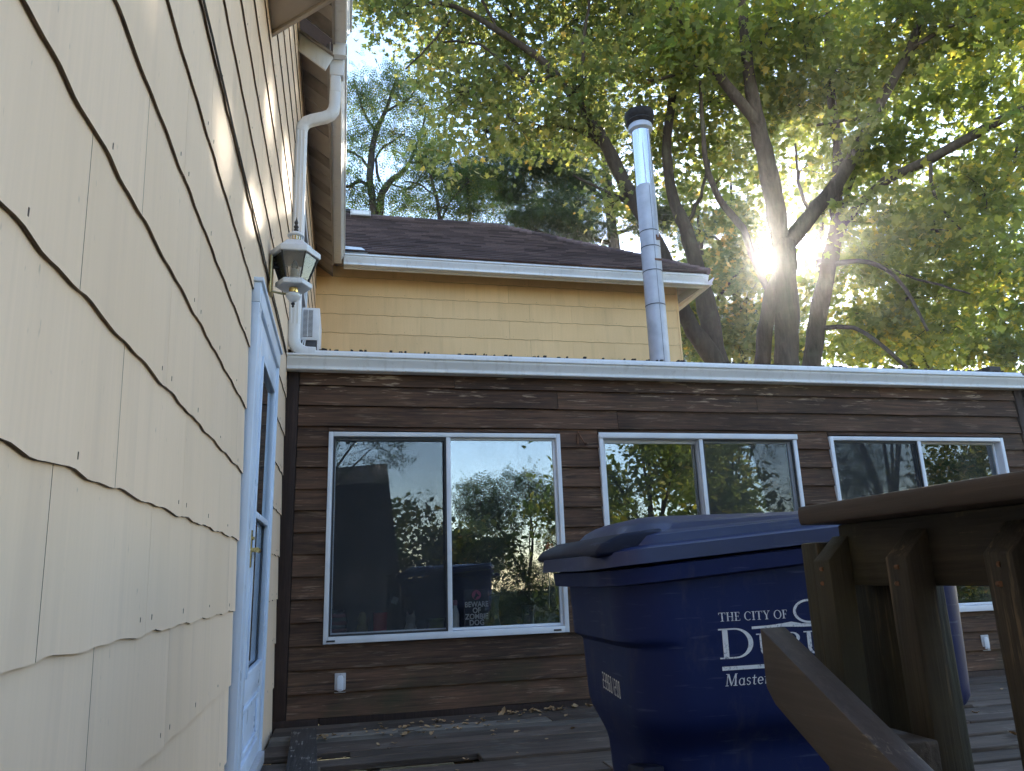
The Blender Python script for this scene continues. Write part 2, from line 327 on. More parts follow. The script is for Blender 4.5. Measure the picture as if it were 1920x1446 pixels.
# ------------------------------------------------------------------ mesh helpers
class MB:
    def __init__(s): s.v = []; s.f = []; s.mi = []
    def add(s, verts, faces, mi=0):
        o = len(s.v); s.v += [tuple(p) for p in verts]
        for f in faces: s.f.append(tuple(i+o for i in f)); s.mi.append(mi)
        return s
    def box(s, x0, x1, y0, y1, z0, z1, mi=0):
        v = [(x, y, z) for z in (z0, z1) for y in (y0, y1) for x in (x0, x1)]
        return s.add(v, [(0, 2, 3, 1), (4, 5, 7, 6), (0, 1, 5, 4), (2, 6, 7, 3), (0, 4, 6, 2), (1, 3, 7, 5)], mi)
    def prism(s, prof, axis, a0, a1, mi=0, cap=True):
        """closed profile of (p,q) swept along an axis; axis x: (y,z), y: (x,z), z: (x,y)"""
        n = len(prof); mkp = {'x': lambda a, p, q: (a, p, q), 'y': lambda a, p, q: (p, a, q), 'z': lambda a, p, q: (p, q, a)}[axis]
        v = [mkp(a0, *p) for p in prof] + [mkp(a1, *p) for p in prof]
        f = [(i, (i+1) % n, n+(i+1) % n, n+i) for i in range(n)]
        if cap: f += [tuple(range(n))[::-1], tuple(range(n, 2*n))]
        return s.add(v, f, mi)
    def tube(s, pts, rad, k=8, mi=0, sq=None, cap=True, jit=0.0):
        """tube of k sides (or a rounded rectangle sq=(w,h)) along a polyline"""
        pts = [Vector(p) for p in pts]; n = len(pts)
        if not hasattr(rad, '__len__'): rad = [rad]*n
        rings = []; u = None
        for i, p in enumerate(pts):
            t = (pts[min(i+1, n-1)]-pts[max(i-1, 0)]).normalized()
            if u is None:
                u = t.orthogonal().normalized() if sq is None else (Vector(sq[2]) - t*t.dot(Vector(sq[2]))).normalized()
            else:
                u = (u - t*u.dot(t)); u = u.normalized() if u.length > 1e-5 else t.orthogonal().normalized()
            b = t.cross(u)
            if sq is None:
                rings.append([p + (u*math.cos(2*PI*j/k) + b*math.sin(2*PI*j/k))*rad[i]*(1+(random.uniform(-jit, jit) if jit else 0)) for j in range(k)])
            else:
                hw, hh = sq[0]/2, sq[1]/2; c = min(hw, hh)*0.35
                q = [(hw, hh-c), (hw-c, hh), (-hw+c, hh), (-hw, hh-c), (-hw, -hh+c), (-hw+c, -hh), (hw-c, -hh), (hw, -hh+c)]
                k = 8; rings.append([p + u*a*rad[i] + b*d*rad[i] for a, d in q])
        v = [x for r in rings for x in r]
        f = [(i*k+j, i*k+(j+1) % k, (i+1)*k+(j+1) % k, (i+1)*k+j) for i in range(n-1) for j in range(k)]
        if cap: f += [tuple(range(k))[::-1], tuple((n-1)*k+j for j in range(k))]
        return s.add(v, f, mi)
    def lathe(s, prof, c=(0, 0, 0), k=24, mi=0, ph=0.0):
        """profile [(r,z)] turned round the z axis at c"""
        n = len(prof); v = [(c[0]+r*math.cos(2*PI*j/k+ph), c[1]+r*math.sin(2*PI*j/k+ph), c[2]+z) for r, z in prof for j in range(k)]
        f = [(i*k+j, i*k+(j+1) % k, (i+1)*k+(j+1) % k, (i+1)*k+j) for i in range(n-1) for j in range(k)]
        f += [tuple(range(k))[::-1], tuple((n-1)*k+j for j in range(k))]
        return s.add(v, f, mi)
    def mesh(s, name, mats, bevel=0.0, smooth=False, angle=35, seg=2):
        me = bpy.data.meshes.new(name); me.from_pydata(s.v, [], s.f)
        for m in (mats if isinstance(mats, (list, tuple)) else [mats]): me.materials.append(M[m] if isinstance(m, str) else m)
        me.polygons.foreach_set('material_index', s.mi)
        bm = bmesh.new(); bm.from_mesh(me); bmesh.ops.recalc_face_normals(bm, faces=bm.faces)
        if bevel:
            e = [x for x in bm.edges if len(x.link_faces) == 2 and x.calc_face_angle(0) > R(30)]
            bmesh.ops.bevel(bm, geom=e, offset=bevel, segments=seg, profile=0.5, affect='EDGES', clamp_overlap=True)
        if smooth or bevel:
            for fc in bm.faces: fc.smooth = True
            for x in bm.edges:
                x.smooth = not (len(x.link_faces) == 2 and x.calc_face_angle(0) > R(angle)) if len(x.link_faces) == 2 else True
        bm.to_mesh(me); bm.free(); return me
    def build(s, name, mats, parent=None, **kw): return link(name, s.mesh(name, mats, **kw), parent)

def link(name, data, parent=None):
    o = bpy.data.objects.new(name, data); COL.objects.link(o)
    if parent is not None: o.parent = parent
    return o
def tag(o, label=None, cat=None, group=None, kind=None):
    for k, v in (('label', label), ('category', cat), ('group', group), ('kind', kind)):
        if v: o[k] = v
    return o
def thing(name, label, cat, loc=(0, 0, 0), group=None):
    o = bpy.data.objects.new(name, None); COL.objects.link(o); o.location = loc; o.empty_display_size = 0.2
    return tag(o, label, cat, group)
def at(o, loc=None, rot=None):
    if loc is not None: o.location = loc
    if rot is not None: o.rotation_euler = rot
    return o

# ------------------------------------------------------------------ setting: ground
MB().add([(-90, -90, -0.95), (90, -90, -0.95), (90, 90, -0.95), (-90, 90, -0.95)], [(0, 1, 2, 3)]).build('ground', 'ground')['kind'] = 'structure'

# ------------------------------------------------------------------ the cream house
house = thing('house', 'tall cream shingled house side filling the left of the view', 'house')

SW, SE, ST = 0.610, 0.275, 0.006     # shingle width, exposure, thickness
def wave(y, var):
    a = y/SW*2*PI
    return 0.0030*math.sin(2*a+0.0) + 0.0022*math.sin(3*a)*math.cos(var*1.7) + 0.0016*math.sin(5*a)*math.cos(var*2.9+1)
_sh = {}
def shingle_mesh(y0, y1, var, paint, nails=True, h=None):
    """a slab of shingle between y0 and y1 of its full width; wavy butt, tilted so that the butt stands proud"""
    key = (round(y0, 3), round(y1, 3), var, paint, h)
    if key in _sh: return _sh[key]
    tight = var in (1, 3) or (paint == 'shingle_wing' and var != 2)
    g = 0.0003 if tight else 0.0012; a, b = y0+g, y1-g; hh = h if h else SE+0.02
    n = max(3, int(20*(y1-y0)/SW))
    mb = MB(); zt = hh
    xf = lambda z: 0.0150 - 0.0085*z/(SE+0.02)
    def xb(z): return xf(z) - ST
    v = []
    for i in range(n+1):
        y = a+(b-a)*i/n; z = wave(y, var)
        v += [(xf(z), y, z), (xf(zt), y, zt), (xb(z), y, z-0.0005)]
    F, B = [], []
    for i in range(n):
        q, r = 3*i, 3*i+3
        F.append((q, r, r+1, q+1)); B.append((q+2, r+2, r, q))
    mb.add(v, F, 0); o = 0
    for f in B: mb.f.append(f); mb.mi.append(1)
    # side edges, so that the joints read as dark slits
    m0 = len(mb.v); mb.v += [(xb(zt), a, zt), (xb(zt), b, zt)]
    mb.f += [(0, 1, m0, 2), (3*n+2, m0+1, 3*n+1, 3*n)]; mb.mi += [0, 0] if tight else [1, 1]
    if nails and hh > 0.2:
        rr = random.Random(var*7+int(y0*100))
        for yy in (0.05, 0.21, 0.40, 0.56):
            if a+0.02 < yy < b-0.02 and rr.random() < 0.28:
                z = 0.032+rr.uniform(-0.006, 0.008); s = 0.0015
                mb.box(xf(z)-0.001, xf(z)+0.0010, yy-s, yy+s, z-rr.uniform(0.004, 0.011), z+0.003, 2)
    me = mb.mesh('shingle', [paint, 'butt', 'nail']); _sh[key] = me; return me

def lay_shingles(parent, paint, a0, a1, rows, off, holes, place, zcap=None):
    """courses between a0 and a1 along the wall; holes = [(b0,b1,z0,z1)]; place(object, along, z)"""
    cnt = 0
    for k, z in enumerate(rows):
        st = off[k % 2]
        j0 = math.floor((a0-st)/SW)-1
        hcap = None
        if zcap and z+SE+0.02 > zcap: hcap = zcap-z
        if hcap is not None and hcap < 0.05: continue
        for j in range(j0, j0+60):
            s, e = st+j*SW, st+(j+1)*SW
            if e <= a0 or s >= a1: continue
            segs = [(max(s, a0), min(e, a1))]
            for b0, b1, z0, z1 in holes:
                if z+SE*0.5 > z0 and z+SE*0.5 < z1:
                    ns = []
                    for p, q in segs:
                        if q <= b0 or p >= b1: ns.append((p, q)); continue
                        if p < b0: ns.append((p, b0))
                        if q > b1: ns.append((b1, q))
                    segs = ns
            for p, q in segs:
                if q-p < 0.03: continue
                me = shingle_mesh(p-s, q-s, (j*3+k*5) % 5, paint, h=hcap)
                o = link('shingle', me, parent); place(o, s, z); cnt += 1
    return cnt
rows = [0.206-0.275+0.275*k for k in range(19)]
rows = [-0.069+0.275*k for k in range(19)]
lay_shingles(house, 'shingle', -4.9, 4.09, rows, (-4.19+SW*0.47, -4.19), [(-2.135, -0.985, -1, 2.17), (0.0, 5, -1, 2.45), (0.92, 1.84, 2.85, 4.05)],
             lambda o, s, z: at(o, (0.0, s, z)), zcap=4.94)
wl = MB(); wl.box(-0.25, -0.004, -9.0, -2.02, -0.95, 5.2); wl.box(-0.25, -0.004, -1.05, 9.0, -0.95, 5.2); wl.box(-0.25, -0.004, -2.02, -1.05, 2.06, 5.2); wl.box(-0.25, -0.004, -2.02, -1.05, -0.95, 0.04)
wl.build('wall_sheathing', 'shingle', house)

# --- eaves: soffit boards run out from the wall and fall towards the fascia
def soffit_run(y0, y1, zi, zo, xo, step, parent, alt):
    y = y0; i = 0
    while y < y1-0.01:
        e = min(y+step, y1)
        mb = MB(); g = 0.004
        mb.prism([(y+g, 0), (e-g, 0), (e-g, 1), (y+g, 1)], 'z', 0, 1)  # placeholder prism, verts replaced below
        mb = MB(); t = 0.014; dz = 0.004*(i % 2)
        v = []
        for yy in (y+g, e-g):
            v += [(0.012, yy, zi+dz), (xo, yy, zo+dz), (xo, yy, zo+dz+t), (0.012, yy, zi+dz+t)]
        mb.add(v, [(0, 1, 5, 4), (1, 2, 6, 5), (2, 3, 7, 6), (3, 0, 4, 7), (0, 3, 2, 1), (4, 5, 6, 7)])
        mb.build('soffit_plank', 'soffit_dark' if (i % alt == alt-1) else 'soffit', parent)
        y = e; i += 1
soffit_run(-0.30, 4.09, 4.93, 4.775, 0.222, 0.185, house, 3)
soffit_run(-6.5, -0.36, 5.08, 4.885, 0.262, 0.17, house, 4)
MB().box(0.222, 0.242, -0.30, 3.62, 4.745, 4.90).build('fascia', 'soffit', house)
MB().box(0.262, 0.282, -6.5, -0.36, 4.85, 5.02).build('fascia', 'soffit', house)
# board closing the end of the lower eave
mb = MB(); v = []
for y in (-0.325, -0.303): v += [(0.0, y, 4.80), (0.215, y, 4.645), (0.272, y, 4.765), (0.0, y, 4.955)]
mb.add(v, [(0, 1, 2, 3), (7, 6, 5, 4), (0, 4, 5, 1), (1, 5, 6, 2), (2, 6, 7, 3), (3, 7, 4, 0)])
mb.build('eave_end_board', 'white', house, bevel=0.003)
v = []
mb = MB()
for y in (-0.345, -0.300): v += [(0.0, y, 4.957), (0.276, y, 4.767), (0.280, y, 4.785), (0.0, y, 4.978)]
mb.add(v, [(0, 1, 2, 3), (7, 6, 5, 4), (0, 4, 5, 1), (1, 5, 6, 2), (2, 6, 7, 3), (3, 7, 4, 0)])
mb.build('eave_end_trim', 'soffit', house, bevel=0.002)

# K-style gutter profile: (out, up)
GP = [(0, 0), (0.074, 0), (0.084, 0.003), (0.086, 0.012), (0.078, 0.018), (0.078, 0.032), (0.086, 0.050), (0.100, 0.072), (0.108, 0.088), (0.108, 0.103), (0.122, 0.105), (0.125, 0.112), (0.122, 0.122), (0.110, 0.124), (0.108, 0.112), (0.098, 0.092), (0.076, 0.052), (0.072, 0.010), (0.006, 0.010), (0.004, 0.124), (0, 0.124)]
def gutter_y(x, z, y0, y1, name, parent, s=1.0):     # runs along y, faces +x
    MB().prism([(x+p*s, z+q*s) for p, q in GP], 'y', y0, y1).build(name, 'white', parent, smooth=True, angle=13)
def gutter_x(y, z, x0, x1, name, parent, s=1.0):     # runs along x, faces -y
    MB().prism([(y-p*s, z+q*s) for p, q in GP], 'x', x0, x1).build(name, 'white', parent, smooth=True, angle=13)
gutter_y(0.2425, 4.782, -0.30, 3.64, 'gutter', house, 1.06)
gutter_y(0.2825, 4.870, -6.5, -0.36, 'gutter', house, 1.0)
MB().box(0.268, 0.362, -0.352, -0.292, 4.770, 4.905).build('gutter_spout', 'white', house, bevel=0.005)
# roof plane of the house above the eaves
mb = MB(); mb.add([(0.34, -6.5, 5.17), (0.34, 3.4, 5.17), (-4.0, 3.4, 8.3), (-4.0, -6.5, 8.3), (0.34, -6.5, 5.14), (0.34, 3.4, 5.14), (-4.0, 3.4, 8.27), (-4.0, -6.5, 8.27)], [(0, 1, 2, 3), (7, 6, 5, 4), (0, 4, 5, 1), (1, 5, 6, 2), (2, 6, 7, 3), (3, 7, 4, 0)])
mb.build('roof', 'asphalt', house)

# --- angled bay: only its underside shows
bay = MB()
pl = [(0.0, -1.97), (0.34, -2.31), (0.34, -3.70), (0.0, -4.04)]
bay.prism(pl, 'z', 3.590, 4.93)
bo = bay.build('bay_window', 'bay', house, bevel=0.004)
pt = [(0.004, -1.955), (0.352, -2.303), (0.352, -3.707), (0.004, -4.055), (0.004, -4.025), (0.332, -3.697), (0.332, -2.313), (0.004, -1.985)]
MB().prism(pt, 'z', 3.570, 3.592).build('bay_base_trim', 'bay', bo, bevel=0.003)

# --- storm door
dr = MB()
for y0, y1 in ((-2.125, -2.03), (-1.045, -0.995)): dr.box(0.0, 0.042, y0, y1, 0.0, 2.07)
dr.box(0.0, 0.044, -2.125, -0.995, 2.07, 2.165)
dr.box(0.0, 0.055, -2.135, -0.985, 2.165, 2.185)
door_frame = dr.build('door_casing', 'door_white', house, bevel=0.004)
fr = MB()
fr.box(-0.05, 0.030, -2.028, -1.985, 0.0, 2.068); fr.box(-0.05, 0.022, -1.984, -1.950, 0.0, 2.068)
fr.box(-0.05, 0.030, -1.080, -1.047, 0.0, 2.068); fr.box(-0.05, 0.030, -1.948, -1.082, 2.03, 2.068)
fr.build('door_jamb', 'door_white', door_frame, bevel=0.003)
D0, D1 = -1.944, -1.086
sd_ = MB()
sd_.box(0.004, 0.034, D0, D0+0.105, 0.03, 2.025); sd_.box(0.004, 0.034, D1-0.095, D1, 0.03, 2.025)
sd_.box(0.004, 0.034, D0+0.1055, D1-0.0955, 1.905, 2.025); sd_.box(0.004, 0.034, D0+0.1055, D1-0.0955, 0.36, 0.46)
sd_.box(0.004, 0.034, D0+0.1055, D1-0.0955, 0.03, 0.11); sd_.box(0.010, 0.022, D0+0.1055, D1-0.0955, 0.1105, 0.3595)
door = sd_.build('storm_door', 'door_white', house, bevel=0.004)
pm = MB(); a, b = D0+0.145, D1-0.135
pm.box(0.0225, 0.034, a, b, 0.315, 0.335); pm.box(0.0225, 0.034, a, b, 0.135, 0.155); pm.box(0.0225, 0.034, a, a+0.02, 0.1555, 0.3145); pm.box(0.0225, 0.034, b-0.02, b, 0.1555, 0.3145)
pm.build('panel_moulding', 'door_white', door, bevel=0.004)
gb = MB(); a, b = D0+0.107, D1-0.097
gb.box(0.018, 0.042, a, a+0.024, 0.462, 1.903); gb.box(0.018, 0.042, b-0.024, b, 0.462, 1.903); gb.box(0.018, 0.042, a+0.0245, b-0.0245, 1.879, 1.903); gb.box(0.018, 0.042, a+0.0245, b-0.0245, 0.462, 0.486)
gb.build('glazing_bead', 'door_white', door, bevel=0.003)
MB().box(0.016, 0.038, a+0.025, b-0.025, 1.150, 1.180).build('mid_rail', 'door_white', door, bevel=0.003)
MB().box(0.010, 0.013, a+0.025, b-0.025, 0.487, 1.1495).box(0.020, 0.023, a+0.025, b-0.025, 1.1805, 1.878).build('glass', 'glass', door)
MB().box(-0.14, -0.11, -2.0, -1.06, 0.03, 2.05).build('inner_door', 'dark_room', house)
hd = MB(); hy = D0+0.05
hd.box(0.0345, 0.039, hy-0.014, hy+0.014, 0.925, 1.085)
hd.tube([(0.038, hy, 1.0), (0.062, hy, 1.0)], 0.010, 12); hd.tube([(0.062, hy-0.006, 1.0), (0.066, hy+0.02, 1.0), (0.064, hy+0.06, 0.996), (0.058, hy+0.10, 0.998)], [0.0115, 0.010, 0.009, 0.0085], 12)
hd.tube([(0.038, hy, 1.05), (0.048, hy, 1.05)], 0.008, 10)
hd.build('handle', 'brass', door, smooth=True)
MB().box(-0.06, 0.06, -2.03, -1.045, -0.03, 0.028).build('door_sill', 'grey_cover', house, bevel=0.003)

# --- window on the side wall behind the air conditioner
wf = MB()
wf.box(0.0, 0.030, 0.93, 1.0, 2.90, 4.04); wf.box(0.0, 0.030, 1.76, 1.83, 2.90, 4.04); wf.box(0.0, 0.032, 0.92, 1.84, 4.04, 4.11); wf.box(0.0, 0.034, 0.92, 1.84, 2.84, 2.90)
wf.box(0.0, 0.022, 1.001, 1.035, 2.901, 4.039); wf.box(0.0, 0.022, 1.725, 1.759, 2.901, 4.039); wf.box(0.0, 0.024, 1.0355, 1.7245, 3.45, 3.49)
sw = wf.build('side_window', 'vinyl', house, bevel=0.003)
MB().box(0.004, 0.007, 1.036, 1.7245, 2.905, 4.035).build('pane', 'glass', sw)

# --- cable clipped to the shingles
cb = MB(); rr = random.Random(4)
cz = lambda y: 2.405 + 0.004*math.sin(y*5) + 0.0015*math.sin(y*31)
cb.tube([(0.0205, -4.6+0.12*i, cz(-4.6+0.12*i)-0.004) for i in range(37)], 0.0042, 6)
cb.build('cable', 'track', house, smooth=True)

# --- downspout of the upper gutter
ds = MB()
pth = [(0.292, -0.245, 4.62), (0.292, -0.243, 4.44), (0.292, -0.240, 4.40), (0.284, -0.238, 4.352), (0.262, -0.235, 4.315), (0.225, -0.230, 4.292), (0.13, -0.222, 4.262), (0.088, -0.217, 4.243), (0.062, -0.213, 4.212), (0.052, -0.210, 4.165)]
ds.tube(pth, 1.0, sq=(0.084, 0.066, (1, 0, 0)))
dsp = [(0.052, -0.208, 4.17), (0.052, -0.150, 3.4), (0.051, -0.098, 2.66)]
dpo = MB().tube(dsp, 1.0, sq=(0.086, 0.064, (1, 0, 0))).build('downspout', 'white', house, smooth=True, angle=50)
ds.build('downspout_elbow', 'white', dpo, smooth=True, angle=50)
rb = MB()
for xx in (-0.022, 0.0, 0.022): rb.box(0.052+xx-0.005, 0.052+xx+0.005, -0.135, -0.128, 2.66, 4.16)
mb = MB()
for xx in (-0.024, 0.0, 0.024):
    mb.tube([(0.052+xx, -0.208-0.031, 4.16), (0.052+xx, -0.150-0.031, 3.4), (0.051+xx, -0.098-0.031, 2.66)], 0.006, 6)
mb.build('downspout_rib', 'white', dpo, smooth=True)
el = MB(); ep = []
for i in range(11):
    a = i/10*PI/2; ep.append((0.151-0.100*math.cos(a), -0.098, 2.552-0.100*math.sin(a)))
el.tube([(0.051, -0.098, 2.665)]+ep+[(0.205, -0.098, 2.450)], 1.0, sq=(0.066, 0.082, (0, 1, 0)))
for i in range(1, 10):      # crimps of the elbow
    p, q = Vector(ep[i]), Vector(ep[i+1]); d = (q-p).normalized()
    el.tube([p-d*0.002, p+d*0.002], 1.0, sq=(0.070, 0.087, (0, 1, 0)))
el.build('lower_elbow', 'white', dpo, smooth=True, angle=50)
ob = MB(); ob.box(0.247, 0.352, -0.285, -0.205, 4.640, 4.781); ob.box(0.256, 0.330, -0.280, -0.212, 4.50, 4.639)
ob.build('outlet_box', 'white', dpo, bevel=0.005)

# ------------------------------------------------------------------ rear wing with the hip roof
wing = thing('rear_wing', 'cream shingled rear wing, coloured as in warmer light, under a dark hip roof behind the flue', 'building', (0, 4.1, 0))
WY = 4.1
def wp(o, s, z): return at(o, (s, 0.0, z), (0, 0, -PI/2))
wrows = [4.788-0.2615*k for k in range(5, -1, -1)]
_se = SE; SE = 0.2615
lay_shingles(wing, 'shingle_wing', 0.005, 5.118, wrows, (0.16, 0.455), [], wp, zcap=5.0)
SE = _se
def W(mb): mb.v = [(x, y-WY, z) for x, y, z in mb.v]; return mb
W(MB().box(-0.2, 5.12, WY+0.004, WY+0.2, 1.0, 5.02).box(4.92, 5.12, WY+0.201, 9.0, -0.95, 5.02)).build('wall_sheathing', 'shingle_wing', wing)
W(MB().box(5.118, 5.146, WY-0.022, WY+0.05, 2.6, 5.0)).build('corner_strip', 'shingle_wing', wing, bevel=0.003)
gutter_x(3.735-WY, 4.775, 0.36, 5.42, 'gutter', wing, 1.10)
W(MB().box(0.36, 5.42, 3.737, 3.76, 4.76, 4.93)).build('fascia', 'white', wing)
W(MB().prism([(3.735, 4.912), (3.660, 4.9130), (3.652, 4.930), (3.70, 4.972), (3.78, 4.985)], 'x', 0.30, 5.43)).build('drip_edge', 'white', wing, smooth=True)
# soffit, in boards, with a diagonal trim at the corner
x = 0.25; i = 0
while x < 5.40:
    e = min(x+0.20, 5.40)
    W(MB().box(x+0.003, e-0.003, 3.765, 4.085 if e < 5.13 else 4.075, 4.935-0.004*(i % 2), 4.95)).build('soffit_plank', 'soffit', wing); x = e; i += 1
y = 4.08
while y < 8.5:
    W(MB().box(5.15, 5.40, y+0.003, y+0.197, 4.935-0.004*(i % 2), 4.95)).build('soffit_plank', 'soffit', wing); y += 0.2; i += 1
# sloping return board under the corner of the eaves
mb = MB(); v = []
for t in (0.0, 0.022): v += [(5.150, 4.06+t, 4.64), (5.405, 3.76+t, 4.80), (5.405, 3.76+t, 4.93), (5.150, 4.06+t, 4.76)]
mb.add(v, [(0, 1, 2, 3), (7, 6, 5, 4), (0, 4, 5, 1), (1, 5, 6, 2), (2, 6, 7, 3), (3, 7, 4, 0)])
W(mb).build('corner_brace', 'soffit', wing, bevel=0.003)
gutter_y(5.40, 4.775, 3.62-WY, 8.4-WY, 'gutter', wing, 0.9)
# hip roof: one course of shingles after another, each lapping the one below
EY, EZ, RY, RZ, EX, RX = 3.655, 4.965, 6.50, 6.905, 5.46, 2.93
NC = 25
for k in range(NC):
    t0, t1 = k/NC, (k+1)/NC+0.012
    pt_ = lambda t, x: (x, EY+(RY-EY)*t, EZ+(RZ-EZ)*t)
    xr = lambda t: EX+(RX-EX)*t
    nrm = Vector((0, -(RZ-EZ), (RY-EY))).normalized()
    lo = nrm*0.022; hi = nrm*0.001
    xl = -3.5; nseg = 14; mb = MB(); v = []; rr = random.Random(k)
    for j in range(nseg+1):
        f = j/nseg
        a_ = Vector(pt_(t0+rr.uniform(-0.0025, 0.0025), xl+(xr(t0)-xl)*f)); b_ = Vector(pt_(t1, xl+(xr(t1)-xl)*f))
        v += [a_+lo, b_+hi, a_]
    fcs = []
    for j in range(nseg):
        q, r = 3*j, 3*j+3; fcs += [(q, r, r+1, q+1), (q+2, r+2, r, q)]
    W(mb.add(v, fcs)).build('shingle_course', 'asphalt', wing)
mb = MB(); mb.add([(EX, EY, EZ), (EX, 9.4, EZ), (RX, RY, RZ), (-3.5, RY, RZ), (-3.5, 9.4, EZ-0.02), (-3.5, EY, EZ)], [(0, 1, 2), (2, 1, 4, 3), (0, 2, 3, 5)])
mb.v = [(x, y, z-0.006) for x, y, z in mb.v]
W(mb).build('roof_deck', 'asphalt', wing)
mb = MB()
for k in range(26):          # ridge and hip caps
    f0, f1 = k/26, (k+1.25)/26
    p = Vector((EX, EY, EZ)).lerp(Vector((RX, RY, RZ)), f0); q = Vector((EX, EY, EZ)).lerp(Vector((RX, RY, RZ)), min(f1, 1))
    mb.tube([p+Vector((0, 0, 0.022)), q+Vector((0, 0, 0.008))], [0.055, 0.05], 6)
for k in range(36):
    xa = RX-k*0.18; mb.tube([(xa, RY, RZ+0.012), (xa-0.21, RY, RZ+0.002)], [0.05, 0.05], 6)
W(mb).build('ridge_cap', 'asphalt', wing)
# flashing where the two roofs meet
mb = MB(); v = [(0.37, 3.68, 4.975), (0.66, 3.66, 4.975), (0.58, 3.76, 5.075), (0.37, 3.80, 5.10)]
mb.add(v+[(a, b+0.01, c-0.02) for a, b, c in v], [(0, 1, 2, 3), (7, 6, 5, 4), (0, 4, 5, 1), (1, 5, 6, 2), (2, 6, 7, 3), (3, 7, 4, 0)])
W(mb).build('valley_flashing', 'white', wing)

# roof ventilators
def on_roof(t): return EY+(RY-EY)*t, EZ+(RZ-EZ)*t
yv, zv = on_roof(0.965)
rv = thing('roof_vent', 'small pale box vent just below the ridge of the dark roof', 'vent', (0.60, yv, zv))
MB().box(-0.17, 0.17, -0.10, 0.12, 0.0, 0.10).build('vent_hood', 'grey_cover', rv, bevel=0.012)
MB().box(-0.14, 0.14, -0.106, -0.1005, 0.02, 0.075).build('vent_louvre', 'white', rv)
yv, zv = on_roof(0.93)
rv = thing('roof_vent', 'dark square vent on the roof beside the eave gutter', 'vent', (0.36, 6.7, 6.86))
MB().box(-0.10, 0.10, -0.14, 0.14, 0.0, 0.14).box(-0.14, 0.14, -0.18, 0.18, 0.141, 0.20).build('vent_hood', 'track', rv, bevel=0.01)

# ------------------------------------------------------------------ the brown wooden sunroom
sun_room = thing('sunroom', 'low brown board-clad sunroom with three white sliding windows', 'building')
BE = 0.1485; XL, XR = 0.098, 6.285
WINS = [(0.314, 2.020), (2.332, 4.030), (4.340, 6.062)]; WZ0, WZ1 = 0.455, 1.890
def siding(x0, x1, z0, z1, full=True, rr=random):
    """one lapped board with a taper: thick at the butt, thin at the top"""
    jz = rr.uniform(-0.003, 0.003); jy = rr.uniform(0, 0.003)
    n = max(1, int((x1-x0)/0.35)); mb = MB(); v = []
    for i in range(n+1):
        xx = x0+(x1-x0)*i/n; a = rr.uniform(-0.0022, 0.0022); b = rr.uniform(-0.0015, 0.0015)
        v += [(xx, -0.0300-jy+b, z0+jz+a), (xx, -0.0105-jy*0.3, z1-0.0008), (xx, 0.0, z1-0.0008), (xx, 0.0, z0+jz+a)]
    f = []
    for i in range(n):
        q, r = 4*i, 4*i+4
        f += [(q, r, r+1, q+1), (q+1, r+1, r+2, q+2), (q+3, r+3, r, q)]
    f += [(0, 1, 2, 3), (4*n, 4*n+3, 4*n+2, 4*n+1)]
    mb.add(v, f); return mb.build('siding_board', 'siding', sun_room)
joints = {15: [1.22, 4.9], 14: [2.02, 3.72], 13: [2.50], 12: [4.2], 1: [3.1], 2: [], 0: [2.6]}
rs = random.Random(3)
k = 0
while True:
    z0 = 0.004+BE*k
    z1 = min(z0+BE, 2.352)
    if z0 > 2.33: break
    spans = [(XL, XR)]
    if z0 > WZ0-0.02 and z1 < WZ1+0.01:
        spans = [(XL, WINS[0][0]-0.002), (WINS[0][1]+0.002, WINS[1][0]-0.002), (WINS[1][1]+0.002, WINS[2][0]-0.002), (WINS[2][1]+0.002, XR)]
    elif z0 < WZ1 < z1:
        cuts = [(XL, WINS[0][0]-0.002), (WINS[0][1]+0.002, WINS[1][0]-0.002), (WINS[1][1]+0.002, WINS[2][0]-0.002), (WINS[2][1]+0.002, XR)]
        for a, b in cuts: siding(a, b, z0, z1, rr=rs)
        for a, b in WINS: siding(a-0.001, b+0.001, WZ1+0.012, z1, rr=rs)
        spans = []
    for a, b in spans:
        js = [j for j in joints.get(k, []) if a < j < b]
        ps = [a]+js+[b]
        for p, q in zip(ps[:-1], ps[1:]): siding(p+(0.0015 if p != a else 0), q-(0.0015 if q != b else 0), z0, z1, rr=rs)
    k += 1
MB().box(0.006, 0.094, -0.036, 0.0, -0.02, 2.35).build('corner_board', 'trim_brown', sun_room, bevel=0.003)
MB().box(6.290, 6.372, -0.036, 0.0, -0.02, 2.35).build('corner_board', 'trim_brown', sun_room, bevel=0.003)
MB().box(0.006, 0.30, -0.040, -0.001, -0.14, 0.0).build('skirt_board', 'trim_brown', sun_room, bevel=0.003)
MB().box(0.305, 6.372, -0.032, -0.001, -0.14, 0.0).build('skirt_board', 'trim_brown', sun_room, bevel=0.003)
# bracket board at the far right corner under the gutter
mb = MB(); v = []
for x in (6.376, 6.40): v += [(x, -0.10, 2.34), (x, 0.3, 2.34), (x, 0.3, 1.7), (x, -0.01, 2.06)]
mb.add(v, [(0, 1, 2, 3), (7, 6, 5, 4), (0, 4, 5, 1), (1, 5, 6, 2), (2, 6, 7, 3), (3, 7, 4, 0)])
mb.build('end_board', 'trim_brown', sun_room, bevel=0.003)
MB().box(0.0, 6.40, -0.030, 0.03, 2.354, 2.45).build('fascia', 'trim_brown', sun_room)
gutter_x(-0.031, 2.326, 0.012, 6.50, 'gutter', sun_room, 0.90)
for xs in (2.44, 4.90):
    MB().prism([(-0.031-p*0.915, 2.3245+q*0.918) for p, q in GP], 'x', xs, xs+0.05).build('gutter_seam', 'white', sun_room, smooth=True, angle=13)
